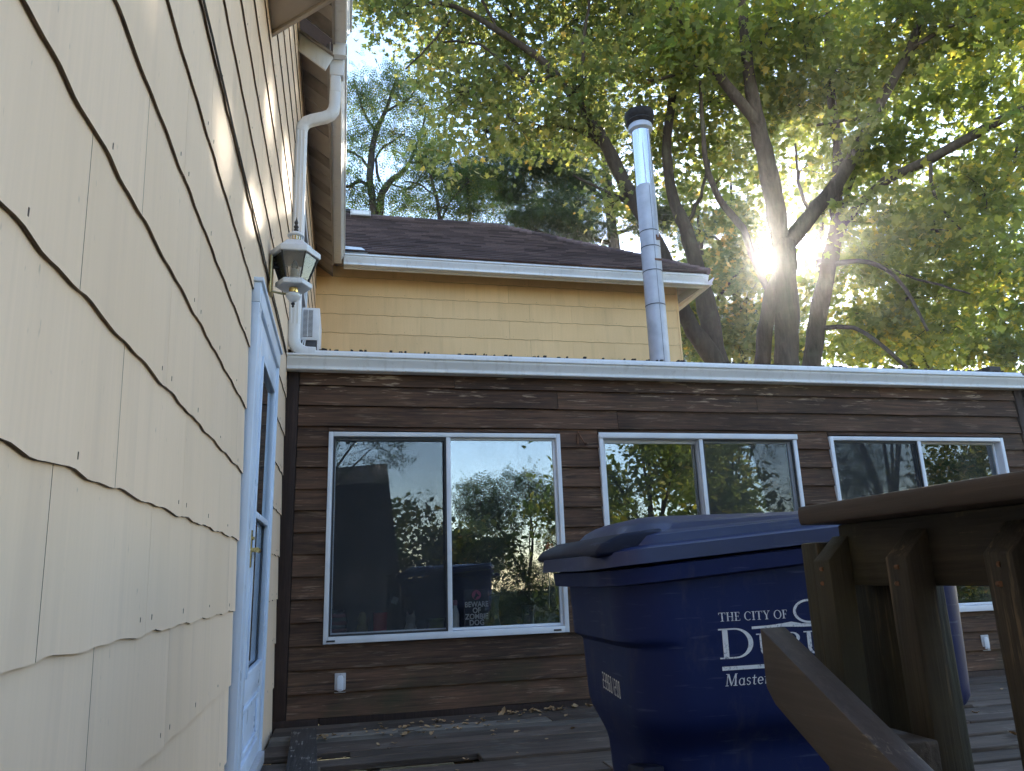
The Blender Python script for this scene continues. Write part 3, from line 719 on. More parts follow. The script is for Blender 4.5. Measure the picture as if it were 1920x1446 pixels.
# rounded white metal edge along the roof, in three lengths
ed = [(-0.052, 2.420), (-0.098, 2.420), (-0.112, 2.430), (-0.117, 2.446), (-0.113, 2.461), (-0.102, 2.472), (-0.05, 2.484)]
for a, b in ((0.200, 2.30), (2.302, 4.55), (4.552, 6.33)):
    MB().prism(ed, 'x', a, b).build('roof_edge', 'white', sun_room, smooth=True, angle=50)
mb = MB(); mb.add([(0, -0.06, 2.486), (6.42, -0.06, 2.486), (6.42, 4.1, 2.93), (0, 4.1, 2.93), (0, -0.06, 2.456), (6.42, -0.06, 2.456), (6.42, 4.1, 2.90), (0, 4.1, 2.90)], [(0, 1, 2, 3), (7, 6, 5, 4), (0, 4, 5, 1), (1, 5, 6, 2), (2, 6, 7, 3), (3, 7, 4, 0)])
mb.build('roof', 'asphalt', sun_room)
# ragged shingle edge and leaf scraps along the roof edge
mb = MB(); rr = random.Random(9)
for i in range(110):
    x = rr.uniform(0.2, 6.3); s = rr.uniform(0.004, 0.013); y = -0.075+rr.uniform(-0.02, 0.01)
    mb.box(x-s, x+s, y-0.01, y+0.012, 2.478, 2.486+rr.uniform(0.001, 0.004))
st = mb.build('gutter_debris', 'bark_dark', sun_room); st['kind'] = 'stuff'
# shell and interior
sh = MB()
for a, b in ((0.004, WINS[0][0]), (WINS[0][1], WINS[1][0]), (WINS[1][1], WINS[2][0]), (WINS[2][1], 6.37)): sh.box(a, b, 0.002, 0.13, 0.0, 2.45)
for a, b in WINS: sh.box(a+0.0005, b-0.0005, 0.002, 0.060, 0.0, WZ0-0.020); sh.box(a+0.0005, b-0.0005, 0.002, 0.13, WZ1+0.002, 2.45)
sh.box(0.004, 6.37, 3.95, 4.08, 0.0, 2.8)
sh.box(6.25, 6.37, 0.131, 0.30, 0.0, 2.6); sh.box(6.25, 6.37, 1.70, 3.949, 0.0, 2.7); sh.box(6.25, 6.37, 0.301, 1.699, 0.0, 0.70); sh.box(6.25, 6.37, 0.301, 1.699, 2.0, 2.6)
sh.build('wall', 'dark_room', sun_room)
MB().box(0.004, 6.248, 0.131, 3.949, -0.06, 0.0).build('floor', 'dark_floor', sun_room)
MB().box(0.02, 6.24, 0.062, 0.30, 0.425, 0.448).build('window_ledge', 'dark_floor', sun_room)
bl = MB()
for i in range(26):
    z = 0.72+i*0.05; v = [(6.205, 0.31, z), (6.205, 1.69, z), (6.240, 1.69, z+0.022), (6.240, 0.31, z+0.022)]
    b = MB().add(v+[(a, y, q+0.002) for a, y, q in v], [(0, 1, 2, 3), (7, 6, 5, 4), (0, 4, 5, 1), (1, 5, 6, 2), (2, 6, 7, 3), (3, 7, 4, 0)])
    b.build('blind_slat', 'blind', sun_room)

def slider(x0, x1, screen_left, screen_right, header, inset, name='window'):
    """aluminium sliding window: outer frame, two sashes, a meeting stile, glass and an outside screen"""
    fr = MB(); t = 0.032; y0, y1 = -0.042, 0.10
    fr.box(x0, x0+t, y0, y1, WZ0, WZ1); fr.box(x1-t, x1, y0, y1, WZ0, WZ1)
    fr.box(x0+t+0.0004, x1-t-0.0004, y0, y1, WZ1-t, WZ1); fr.box(x0+t+0.0004, x1-t-0.0004, y0-0.004, 0.058, WZ0, WZ0+t+0.012)
    if header: fr.box(x0-0.006, x1+0.006, y0-0.010, y0-0.0005, WZ1-0.030, WZ1+0.012)
    win = fr.build('window', 'vinyl', sun_room, bevel=0.0025)
    xm = (x0+x1)/2; a0, a1 = WZ0+t+0.014, WZ1-t-0.001
    def sash(p, q, y, wd, s=0.026):
        mb = MB(); mb.box(p, p+wd, y, y+s, a0, a1); mb.box(q-wd, q, y, y+s, a0, a1)
        mb.box(p+wd+0.0003, q-wd-0.0003, y, y+s, a0, a0+wd*0.9); mb.box(p+wd+0.0003, q-wd-0.0003, y, y+s, a1-wd*0.8, a1)
        return mb.build('sash', 'vinyl', win, bevel=0.002)
    L, Rr = (x0+t+0.001, xm+0.018), (xm-0.018, x1-t-0.001)
    yl, yr = (-0.006, 0.026) if inset == 'l' else (0.026, -0.006)
    wdl = 0.020 if header is False else 0.034
    sash(*L, yl, wdl); sash(*Rr, yr, wdl)
    MB().box(L[0]+wdl-0.004, L[1]-wdl+0.004, yl+0.011, yl+0.014, a0+0.01, a1-0.01).build('glass', 'glass', win)
    MB().box(Rr[0]+wdl-0.004, Rr[1]-wdl+0.004, yr+0.011, yr+0.014, a0+0.01, a1-0.01).build('glass', 'glass', win)
    MB().box(xm-0.016, xm+0.016, -0.036, -0.010, a0-0.01, a1+0.0005).build('meeting_stile', 'vinyl', win, bevel=0.002)
    for side, on in ((L, screen_left), (Rr, screen_right)):
        if not on: continue
        mb = MB(); y = -0.030; p, q = side[0]+0.002, side[1]-0.034 if side is L else side[1]
        if side is Rr: p = xm+0.017
        sc = MB().box(p+0.010, q-0.010, y+0.005, y+0.0055, a0+0.012, a1-0.012).build('insect_screen', 'screen', win)
        mb.box(p, p+0.012, y, y+0.012, a0, a1); mb.box(q-0.012, q, y, y+0.012, a0, a1); mb.box(p+0.0125, q-0.0125, y, y+0.012, a0, a0+0.012); mb.box(p+0.0125, q-0.0125, y, y+0.012, a1-0.012, a1)
        mb.build('screen_frame', 'track', win)
    wh = MB()
    for xx in (x0+0.05, x1-0.09): wh.box(xx-0.028, xx+0.028, y0-0.007, y0-0.0045, WZ0+0.012, WZ0+0.024)
    wh.build('weep_slot', 'track', win)
    return win
slider(*WINS[0], True, False, False, 'r')
slider(*WINS[1], False, True, True, 'r')
slider(*WINS[2], True, False, False, 'l')

# ------------------------------------------------------------------ things on and in the windows
# the black warning sign stands inside the first window
sg = thing('warning_sign', 'black sign reading BEWARE OF ZOMBIE DOG inside the first window', 'sign', (1.362, 0.020, 0.520))
MB().box(-0.090, 0.090, 0.0, 0.003, 0.0, 0.252).build('board', 'sign_black', sg)
bd = MB()
for a, b, c, d in ((-0.0885, 0.0885, 0.248, 0.2505), (-0.0885, -0.086, 0.0015, 0.2475), (0.086, 0.0885, 0.0015, 0.2475)): bd.box(a, b, -0.0008, -0.0002, c, d)
bd.build('border', 'sign_line', sg)
mb = MB(); mb.prism([(0.033*math.cos(2*PI*i/36), 0.213+0.033*math.sin(2*PI*i/36)) for i in range(36)], 'y', -0.0008, -0.0002); mb.build('disc', 'sign_pink', sg)
dog = [(-0.020, 0.193), (-0.010, 0.206), (-0.008, 0.218), (-0.004, 0.224), (-0.002, 0.238), (0.003, 0.225), (0.010, 0.219), (0.014, 0.213), (0.022, 0.209), (0.021, 0.204), (0.010, 0.202), (0.002, 0.199), (-0.002, 0.190), (-0.008, 0.184), (-0.015, 0.186)]
MB().prism(dog, 'y', -0.0014, -0.0009).build('dog_head', 'sign_black', sg)
def flat_text(body, size, mat, parent, loc, name='lettering', bold=0.0, sx=1.0, rot=(PI/2, 0, 0)):
    cu = bpy.data.curves.new(name, 'FONT'); cu.body = body; cu.size = size; cu.align_x = 'CENTER'; cu.align_y = 'BOTTOM_BASELINE'
    cu.offset = bold; cu.extrude = 0.0003; cu.resolution_u = 3
    tmp = bpy.data.objects.new('tmp', cu); COL.objects.link(tmp)
    dg = bpy.context.evaluated_depsgraph_get(); me = bpy.data.meshes.new_from_object(tmp.evaluated_get(dg))
    bpy.data.objects.remove(tmp); bpy.data.curves.remove(cu)
    me.materials.clear(); me.materials.append(M[mat])
    o = link(name, me, parent); o.location = loc; o.rotation_euler = rot; o.scale = (sx, 1, 1); return o
for s, z, sx in (('BEWARE', 0.132, 0.86), ('OF', 0.091, 0.9), ('ZOMBIE', 0.050, 0.90), ('DOG', 0.009, 0.92)):
    flat_text(s, 0.051, 'print', sg, (0, -0.0012, z), bold=0.0012, sx=sx)

def pot(name, label, cat, x, y, prof, mats, bands=None, k=20):
    t = thing(name, label, cat, (x, y, 0.449))
    return t
def lathe_thing(name, label, cat, loc, prof, mat, k=20):
    o = MB().lathe(prof, k=k).build(name, mat, None, smooth=True, angle=50); o.location = loc; tag(o, label, cat); return o
M['ware_pink'] = simple('pink_glaze', (0.62, 0.30, 0.36), 0.3, var=0.15, scale=40)
M['ware_red'] = simple('red_glass', (0.85, 0.04, 0.06), 0.15)
M['ware_green'] = simple('green_glaze', (0.30, 0.38, 0.06), 0.35)
M['ware_white'] = simple('white_china', (0.82, 0.82, 0.80), 0.3, var=0.1)
M['ware_yellow'] = simple('mustard_glaze', (0.55, 0.46, 0.15), 0.4, var=0.25, scale=30)
M['ware_grey'] = simple('brushed_tin', (0.50, 0.52, 0.56), 0.3, 0.8)
M['ware_blue'] = simple('dull_blue_glass', (0.10, 0.14, 0.17), 0.25)
v_ = thing('vase', 'pink and grey banded vase at the left end of the window ledge', 'vase', (0.405, 0.11, 0.449))
for i in range(9):
    z0 = 0.024*i; r0 = 0.048+0.016*math.sin(i/8*PI*1.0); r1 = 0.048+0.016*math.sin((i+1)/8*PI*1.0)
    MB().lathe([(r0, z0), (r0+0.004, z0+0.004), (r1+0.004, z0+0.019), (r1, z0+0.0235)], k=20).build('band', 'ware_pink' if i % 2 else 'ware_grey', v_, smooth=True)
fg = MB(); fg.lathe([(0.036, 0), (0.042, 0.02), (0.038, 0.09), (0.030, 0.13), (0.034, 0.15), (0.024, 0.185), (0.005, 0.20)], k=16)
fg = fg.build('figurine', 'ware_yellow', None, smooth=True); fg.location = (0.572, 0.11, 0.449); tag(fg, 'mustard coloured figurine between the banded vase and the red jar', 'figurine')
j_ = thing('jar', 'shiny red ribbed jar standing on the window ledge', 'jar', (0.695, 0.11, 0.449))
pr = []
for i in range(9): pr += [(0.046, 0.018*i), (0.049, 0.018*i+0.009)]
MB().lathe(pr+[(0.044, 0.165)], k=22).build('body', 'ware_red', j_, smooth=True, angle=60); MB().lathe([(0.050, 0.1655), (0.050, 0.185), (0.047, 0.19)], k=22).build('rim', 'ware_red', j_, smooth=True)
ct = MB(); ct.lathe([(0.045, 0), (0.05, 0.02), (0.045, 0.07), (0.03, 0.11), (0.036, 0.125), (0.034, 0.15), (0.018, 0.165)], k=16)
ct.add([(-0.03, 0, 0.15), (-0.008, -0.01, 0.163), (-0.008, 0.01, 0.163), (-0.027, 0, 0.195)], [(0, 1, 2), (0, 1, 3), (1, 2, 3), (2, 0, 3)]); ct.add([(0.03, 0, 0.15), (0.008, -0.01, 0.163), (0.008, 0.01, 0.163), (0.027, 0, 0.195)], [(0, 1, 2), (0, 1, 3), (1, 2, 3), (2, 0, 3)])
ct = ct.build('figurine', 'ware_white', None, smooth=True, angle=40); ct.location = (0.905, 0.11, 0.449); tag(ct, 'white cat figurine with pointed ears on the window ledge', 'figurine')
tg = MB().box(-0.02, 0.02, 0, 0.001, -0.045, 0.0).build('paper_tag', 'ware_white', None); tg.location = (0.805, 0.12, 0.735); tg.rotation_euler = (0, 0.4, 0); tag(tg, 'white paper tag hanging tilted above the red jar', 'tag')
lathe_thing('flower_pot', 'green glazed pot beside the centre bar of the first window', 'pot', (1.085, 0.11, 0.449), [(0.045, 0), (0.052, 0.03), (0.058, 0.11), (0.062, 0.113), (0.062, 0.13), (0.054, 0.13), (0.05, 0.11)], 'ware_green')
b_ = thing('bottle', 'white plastic bottle with pink cap left of the black sign', 'bottle', (1.222, 0.11, 0.449))
MB().lathe([(0.026, 0), (0.029, 0.01), (0.029, 0.15), (0.020, 0.19), (0.014, 0.20), (0.014, 0.215)], k=18).build('body', 'ware_white', b_, smooth=True); MB().lathe([(0.017, 0.2155), (0.017, 0.245), (0.012, 0.252)], k=16).build('cap', 'ware_pink', b_, smooth=True)
lathe_thing('tumbler', 'brushed metal tumbler at the right end of the window ledge', 'tumbler', (1.76, 0.12, 0.449), [(0.036, 0), (0.038, 0.01), (0.048, 0.19), (0.050, 0.195), (0.044, 0.19)], 'ware_grey')
lathe_thing('vase', 'tall dull blue-green glass vase behind the black sign', 'vase', (1.515, 0.15, 0.449), [(0.045, 0), (0.05, 0.03), (0.034, 0.12), (0.03, 0.20), (0.045, 0.27), (0.04, 0.272)], 'ware_blue')
rf = thing('wind_chime', 'red flower ornament with beige tassel hanging in the first window', 'ornament', (1.935, 0.10, 1.05))
mb = MB()
for i in range(7):
    a = 2*PI*i/7; mb.tube([(0, 0, 0), (0.03*math.cos(a), -0.012, 0.03*math.sin(a)), (0.045*math.cos(a), 0.0, 0.045*math.sin(a))], [0.006, 0.014, 0.004], 6)
mb.build('flower', 'ware_red', rf, smooth=True)
mb = MB(); rr = random.Random(2)
for i in range(9):
    x = rr.uniform(-0.015, 0.03); mb.tube([(0, 0, -0.03), (x, rr.uniform(-0.01, 0.01), -0.09), (x*0.6, 0, -0.15)], [0.003, 0.0035, 0.002], 5)
mb.build('tassel', 'ware_yellow', rf)
mb = MB(); mb.tube([(0.0, 0, -0.14), (-0.012, 0, -0.30), (-0.02, 0, -0.43)], 0.003, 5); mb.tube([(0.01, 0, -0.14), (0.03, 0, -0.26), (0.025, 0, -0.36), (0.045, 0, -0.43)], 0.002, 5)
for a in range(5): mb.tube([(0.045, 0, -0.43), (0.045+0.022*math.cos(a*1.257), 0, -0.43+0.022*math.sin(a*1.257))], [0.006, 0.001], 5)
mb.build('cord', 'ware_white', rf)

# electrical covers on the siding
def outlet(label, x, z):
    o = thing('outlet_cover', label, 'outlet', (x, -0.021, z))
    MB().box(-0.036, 0.036, -0.008, 0.0, -0.061, 0.061).build('base_plate', 'grey_cover', o, bevel=0.003)
    MB().prism([(-0.021, -0.046), (0.021, -0.046), (0.021, 0.030), (0.012, 0.046), (-0.012, 0.046), (-0.021, 0.030)], 'y', -0.020, -0.0085).build('flap', 'vinyl', o, bevel=0.003)
    MB().box(-0.012, 0.012, -0.028, -0.0205, -0.050, -0.036).build('latch', 'grey_cover', o, bevel=0.002)
    mb = MB()
    for zz in (-0.053, 0.053): mb.prism([(0.004*math.cos(i), zz+0.004*math.sin(i)) for i in [j*PI/4 for j in range(8)]], 'y', -0.0105, -0.0085)
    mb.build('screw', 'galv', o)
outlet('weatherproof grey outlet cover low on the boards near the house corner', 0.432, 0.208)
outlet('weatherproof grey outlet cover low on the boards seen between the railing balusters', 5.515, 0.208)
# rusty swing hook between the first two windows
hk = thing('rusty_hook', 'rusty folding hook screwed to the boards between two windows', 'hook', (2.175, -0.028, 1.86))
MB().tube([(-0.012, -0.004, 0.052), (0.004, -0.022, 0.010), (0.030, -0.034, -0.045)], [0.006, 0.006, 0.005], 8).build('arm', 'rust', hk, smooth=True)
MB().box(-0.022, -0.006, -0.006, 0.0, -0.052, 0.030).build('plate', 'rust', hk, bevel=0.002)
MB().lathe([(0.006, -0.006), (0.016, -0.006), (0.016, 0.006), (0.006, 0.006)], k=14).build('ring', 'rust', hk, smooth=True).location = (0.046, -0.026, -0.046)

# ------------------------------------------------------------------ stove flue through the sunroom roof
FX, FY = 4.035, 2.45
fl = thing('stove_flue', 'tall round metal stove flue rising through the sunroom roof', 'chimney', (FX, FY, 2.70))
zs = [2.70-2.70, 3.94-2.70, 4.375-2.70, 4.69-2.70, 4.90-2.70, 5.53-2.70]
for i in range(5):
    r = 0.119
    MB().lathe([(r, zs[i]+0.002), (r, zs[i+1]-0.002)], k=32).build('pipe_section', 'galv', fl, smooth=True)
for z in zs[1:5]:
    MB().lathe([(0.1193, z-0.012), (0.1212, z-0.010), (0.1212, z+0.010), (0.1193, z+0.012)], k=32).build('locking_band', 'galv', fl, smooth=True)
    o = MB().lathe([(0.1213, z-0.006), (0.1220, z-0.005), (0.1220, z+0.005), (0.1213, z+0.006)], k=32).build('band_groove', 'track', fl)
MB().lathe([(0.117, zs[5]-0.002), (0.117, 6.33-2.70)], k=32).build('pipe_section', 'stainless', fl, smooth=True)
MB().box(-0.002, 0.002, -0.1205, -0.1185, 0.02, 2.80).build('seam', 'track', fl)
mb = MB(); mb.tube([(0.055, -0.118, 3.60), (0.057, -0.119, 2.9), (0.056, -0.123, 2.10)], 0.006, 6); mb.build('guy_rod', 'galv', fl, smooth=True)
MB().box(0.03, 0.085, -0.122, -0.112, 2.06, 2.13).build('rod_clip', 'rust', fl, bevel=0.003)
MB().box(-0.01, 0.075, -0.1235, -0.112, 1.79, 1.815).build('rust_patch', 'rust', fl)
MB().lathe([(0.119, 6.30-2.7), (0.150, 6.33-2.7), (0.153, 6.385-2.7), (0.145, 6.40-2.7)], k=32).build('collar', 'galv', fl, smooth=True)
MB().lathe([(0.148, 6.402-2.7), (0.178, 6.440-2.7), (0.154, 6.468-2.7), (0.178, 6.50-2.7), (0.188, 6.54-2.7), (0.186, 6.575-2.7), (0.14, 6.600-2.7), (0.03, 6.612-2.7)], k=32).build('rain_cap', 'soot', fl, smooth=True, angle=45)
MB().lathe([(0.26, -0.02), (0.17, 0.06), (0.121, 0.11)], k=32).build('storm_collar', 'galv', fl, smooth=True)

# ------------------------------------------------------------------ window air conditioner
ac = thing('air_conditioner', 'white window air conditioner beside the downspout above the sunroom roof', 'air conditioner', (0.0, 1.0, 2.90))
MB().box(0.032, 0.185, 0.0, 0.60, 0.0, 0.30).build('case', 'ac_white', ac, bevel=0.008)
MB().box(0.046, 0.128, -0.003, -0.0003, 0.030, 0.275).build('grille_recess', 'ac_dark', ac)
for i in range(22):
    z = 0.036+i*0.0109; MB().box(0.046, 0.128, -0.007, -0.0031, z, z+0.004).build('louvre', 'ac_white', ac)
MB().box(0.084, 0.090, -0.0085, -0.0072, 0.030, 0.275).build('grille_bar', 'ac_white', ac)
MB().box(0.032, 0.182, 0.004, 0.58, -0.10, -0.001).build('underside', 'ac_dark', ac, bevel=0.005)
mb = MB(); mb.tube([(0.03, 0.0, -0.12), (0.055, -0.002, -0.002)], 0.006, 6); mb.tube([(0.06, 0.0, -0.12), (0.068, -0.002, -0.002)], 0.006, 6); mb.box(0.170, 0.188, -0.004, 0.02, -0.11, -0.001)
mb.build('bracket', 'ac_white', ac)

# ------------------------------------------------------------------ wall lantern
LX, LY = 0.140, -1.52
ln = thing('wall_lantern', 'white hexagonal coach lantern on a brass arm above the storm door', 'lantern', (LX, LY, 2.30))
MB().box(-LX+0.016, -LX+0.032, -0.055, 0.030, 0.03, 0.245).build('back_plate', 'brass_old', ln, bevel=0.006)
mb = MB(); mb.tube([(-LX+0.03, -0.01, 0.212), (-0.075, 0.0, 0.210)], 0.009, 10); mb.tube([(-LX+0.03, -0.01, 0.190), (-0.075, 0.0, 0.186)], 0.008, 10)
mb.build('upper_arm', 'black', ln, smooth=True)
mb = MB(); mb.tube([(-LX+0.03, -0.01, 0.052), (-0.06, 0.0, 0.046), (-0.02, 0.0, 0.046)], 0.006, 10); mb.build('lower_arm', 'brass_old', ln, smooth=True)
H6 = 0.0
def hexl(p, name, mat, **kw): return MB().lathe(p, k=6, ph=H6).build(name, mat, ln, **kw)
hexl([(0.062, 0.088), (0.092, 0.080), (0.096, 0.084), (0.096, 0.106), (0.076, 0.116), (0.030, 0.118)], 'lower_rim', 'white', bevel=0.002)
hexl([(0.03, 0.258), (0.130, 0.250), (0.135, 0.254), (0.135, 0.282), (0.125, 0.288)], 'roof_rim', 'white', bevel=0.003)
hexl([(0.124, 0.2885), (0.100, 0.304), (0.078, 0.330), (0.052, 0.340), (0.042, 0.347), (0.036, 0.350)], 'roof', 'white', smooth=True, angle=25)
for i in range(6):
    a0, a1 = H6+i*PI/3, H6+(i+1)*PI/3
    P = lambda a, r, z: Vector((r*math.cos(a), r*math.sin(a), z))
    q = [P(a0, 0.074, 0.120), P(a1, 0.074, 0.120), P(a1, 0.117, 0.250), P(a0, 0.117, 0.250)]
    nn = (q[1]-q[0]).cross(q[3]-q[0]).normalized()*0.002
    c = sum(q, Vector())/4; q = [p.lerp(c, 0.04) for p in q]
    MB().add(q+[p-nn for p in q], [(0, 1, 2, 3), (7, 6, 5, 4), (0, 4, 5, 1), (1, 5, 6, 2), (2, 6, 7, 3), (3, 7, 4, 0)]).build('pane', 'lamp_glass', ln)
    MB().tube([P(a0, 0.076, 0.119), P(a0, 0.120, 0.251)], 0.0045, 6).build('glazing_bar', 'black', ln)
MB().lathe([(0.018, 0.119), (0.021, 0.122), (0.021, 0.185), (0.016, 0.188)], k=14).build('candle_sleeve', 'white', ln, smooth=True)
MB().lathe([(0.009, 0.1885), (0.018, 0.200), (0.019, 0.212), (0.009, 0.232), (0.002, 0.244)], k=14).build('bulb', 'bulb', ln, smooth=True)
MB().lathe([(0.030, 0.351), (0.030, 0.376)], k=20).build('vent_ring', 'brass', ln, smooth=True)
for i in range(14):
    a = 2*PI*i/14; MB().box(0.0305, 0.034, -0.0028, 0.0028, 0.353, 0.374).build('vent_slot', 'white', ln).rotation_euler = (0, 0, a)
MB().lathe([(0.031, 0.3765), (0.044, 0.380), (0.045, 0.386), (0.034, 0.396), (0.020, 0.404), (0.010, 0.410)], k=20).build('crown', 'white', ln, smooth=True)
MB().lathe([(0.006, 0.4105), (0.013, 0.418), (0.009, 0.427), (0.014, 0.437), (0.007, 0.450), (0.011, 0.462), (0.005, 0.478), (0.001, 0.496)], k=14).build('finial', 'black', ln, smooth=True)
MB().lathe([(0.022, 0.050), (0.024, 0.054), (0.024, 0.078), (0.021, 0.0795)], k=20).build('brass_collar', 'brass', ln, smooth=True)
MB().lathe([(0.006, -0.002), (0.026, 0.012), (0.034, 0.024), (0.038, 0.029), (0.040, 0.037), (0.036, 0.043), (0.040, 0.046), (0.030, 0.049)], k=22).build('base_bell', 'white', ln, smooth=True, angle=50)
MB().lathe([(0.002, -0.030), (0.007, -0.024), (0.005, -0.017), (0.011, -0.010), (0.008, -0.003)], k=14).build('drop_finial', 'black', ln, smooth=True)

# ------------------------------------------------------------------ deck
deck = thing('deck', 'weathered grey plank deck in front of the sunroom with missing boards', 'deck', (0, 0, -0.04))
rd = random.Random(21)
PW, GAP, TH = 0.1395, 0.006, 0.034
gone = {6: (-0.05, 0.49), 8: (0.345, 1.14)}
def plank(x0, x1, y, mat='deck'):
    dz = rd.uniform(-0.0035, 0.0025); mb = MB()
    mb.box(x0+0.0015, x1-0.0015, y-PW, y, -TH+dz, dz)
    o = mb.build('plank', mat, deck, bevel=0.004, seg=1); o.rotation_euler = (rd.uniform(-0.010, 0.010), 0, rd.uniform(-0.0008, 0.0008))
    return o
k = 0; y = -0.036
while y > -6.6:
    xa, xb = (0.03, 8.2) if y > -4.12 else (1.21, 8.2)
    cuts = sorted(set([xa, xb]+[c for c in (rd.uniform(1.6, 2.8), rd.uniform(3.6, 4.9), rd.uniform(6.0, 7.2)) if xa+0.4 < c < xb]))
    if k in gone: cuts = sorted(set(cuts+[c for c in gone[k] if c > xa]))
    for a, b in zip(cuts[:-1], cuts[1:]):
        if k in gone and gone[k][0]-1e-3 <= a and b <= gone[k][1]+1e-3: continue
        plank(a, b, y, 'deck_light' if (k in (2, 3) and a < 0.1) else 'deck')
    y -= PW+GAP; k += 1
for xx in (0.10, 0.62, 1.14, 1.75, 2.4, 3.1, 3.9, 4.7, 5.5, 6.3, 7.1, 7.9):
    y1 = -4.1 if xx < 1.2 else -6.6
    MB().box(xx-0.019, xx+0.019, y1, -0.04, -0.20, -0.0385).build('joist', 'joist', deck)
MB().box(0.05, 8.2, -4.145, -4.107, -0.22, -0.04).build('rim_board', 'joist', deck)
MB().box(1.165, 1.203, -6.6, -4.15, -0.22, 0.0).build('rim_board', 'joist', deck)
for px, py in ((0.5, -4.0), (4.0, -4.0), (7.9, -4.0), (4.0, -6.5), (7.9, -6.5), (1.25, -6.4)): MB().box(px-0.05, px+0.05, py-0.05, py+0.05, -0.92, -0.205).build('support_post', 'joist', deck)
MB().box(0.04, 0.485, -0.972, -0.908, -0.12, -0.060).build('nailer', 'fresh_wood', deck, bevel=0.002)
lp = MB().box(-0.072, 0.072, -0.56, 0.56, 0.0, 0.033).build('loose_plank', 'deck_y', None, bevel=0.005)
at(lp, (0.245, -0.94, -0.030), (0.006, 0.0, 0.035)); tag(lp, 'loose weathered plank lying across the missing deck boards', 'plank')

# ------------------------------------------------------------------ stair, railing and handrail
stair = thing('deck_stair', 'wooden stair down from the deck between house wall and railing', 'stair', (0.6, -4.15, -0.04))
for i in range(4):
    MB().box(-0.55, 0.50, -0.02-0.27*(i+1), -0.27*i+0.005, -0.185*(i+1)-0.035, -0.185*(i+1)).build('tread', 'deck', stair, bevel=0.004)
for xx in (-0.58, 0.505):
    mb = MB(); v = []
    for x in (xx, xx+0.035): v += [(x, 0, -0.02), (x, -1.2, -0.84), (x, -1.2, -0.91), (x, -0.9, -0.91), (x, 0, -0.30)]
    mb.add(v, [(0, 1, 2, 3, 4), (9, 8, 7, 6, 5)]+[(i, (i+1) % 5, 5+(i+1) % 5, 5+i) for i in range(5)]); mb.build('stringer', 'joist', stair)

rail = thing('deck_railing', 'dark brown deck railing with pointed balusters right of the blue cart', 'railing', (1.14, -4.9, -0.04))
def Rr(mb): mb.v = [(x-1.14, y+4.9, z+0.04) for x, y, z in mb.v]; return mb
RY0, RY1 = -6.3, -4.398
cp = []
for i in range(9): a = PI/2+PI*i/8; cp.append((1.089+0.004*math.cos(a), 0.9230+0.0135*math.sin(a)))
cp += [(1.230, 0.9095), (1.234, 0.913), (1.234, 0.933), (1.230, 0.9365)]
Rr(MB().prism(cp, 'y', RY0, RY1)).build('cap', 'rail_cap', rail, bevel=0.002)
Rr(MB().box(1.140, 1.176, RY0, RY1-0.012, 0.822, 0.9085)).build('top_rail', 'rail_board', rail, bevel=0.003)
def baluster(yc):
    w2 = 0.019; mb = MB()
    v = []
    for y in (yc-w2, yc+w2): v += [(1.101, y, -0.12), (1.139, y, -0.12), (1.139, y, 0.893), (1.101, y, 0.858)]
    mb.add(v, [(0, 1, 2, 3), (7, 6, 5, 4), (0, 4, 5, 1), (1, 5, 6, 2), (2, 6, 7, 3), (3, 7, 4, 0)])
    b = Rr(mb).build('baluster', 'rail', rail, bevel=0.0025)
    for zz in (0.846, 0.866)[:]:
        s = MB().lathe([(0.0022, -0.0008), (0.0040, -0.0008), (0.0044, 0.0), (0.0022, 0.0004)], k=10)
        o = Rr(MB().tube([(1.1005, yc+rd.uniform(-0.006, 0.006), zz-0.02), (1.0995, yc, zz-0.02)], 0.0030, 10)).build('screw', 'rust', b)
yb = -4.415
while yb > -6.2: baluster(yb); yb -= 0.1535
Rr(MB().box(1.113, 1.1385, -4.393, -4.352, -0.12, 0.885)).build('end_trim', 'rail', rail, bevel=0.003)
Rr(MB().box(1.178, 1.262, -4.462, -4.376, -0.20, 0.909)).build('post', 'rail', rail, bevel=0.004)
Rr(MB().box(1.178, 1.262, -6.2, -6.116, -0.90, 0.909)).build('post', 'rail', rail, bevel=0.004)

hr = thing('stair_handrail', 'sloping brown handrail board in front of the blue cart', 'handrail', (1.0, -4.41, 0.77))
sl = 0.52
v = []
hx0, hx1 = 0.995, 1.035
for x in (hx0, hx1):
    v += [(x-1.0, 0.0, 0.0), (x-1.0, -1.25, -1.25*sl), (x-1.0, -1.25, -1.25*sl-0.088), (x-1.0, -0.018, -0.018*sl-0.088), (x-1.0, 0.0, -0.078)]
mb = MB().add(v, [(0, 1, 2, 3, 4), (9, 8, 7, 6, 5)]+[(i, (i+1) % 5, 5+(i+1) % 5, 5+i) for i in range(5)])
mb.build('rail_board', 'handrail', hr, bevel=0.0025)
MB().box(0.0355, 0.100, -0.185, -0.105, -0.175, -0.118).build('spacer_block', 'deck_y', hr, bevel=0.003)
hb = MB().box(0.0355, 0.100, -1.20, -1.12, -0.78, -0.68).build('spacer_block', 'rail', hr, bevel=0.003)

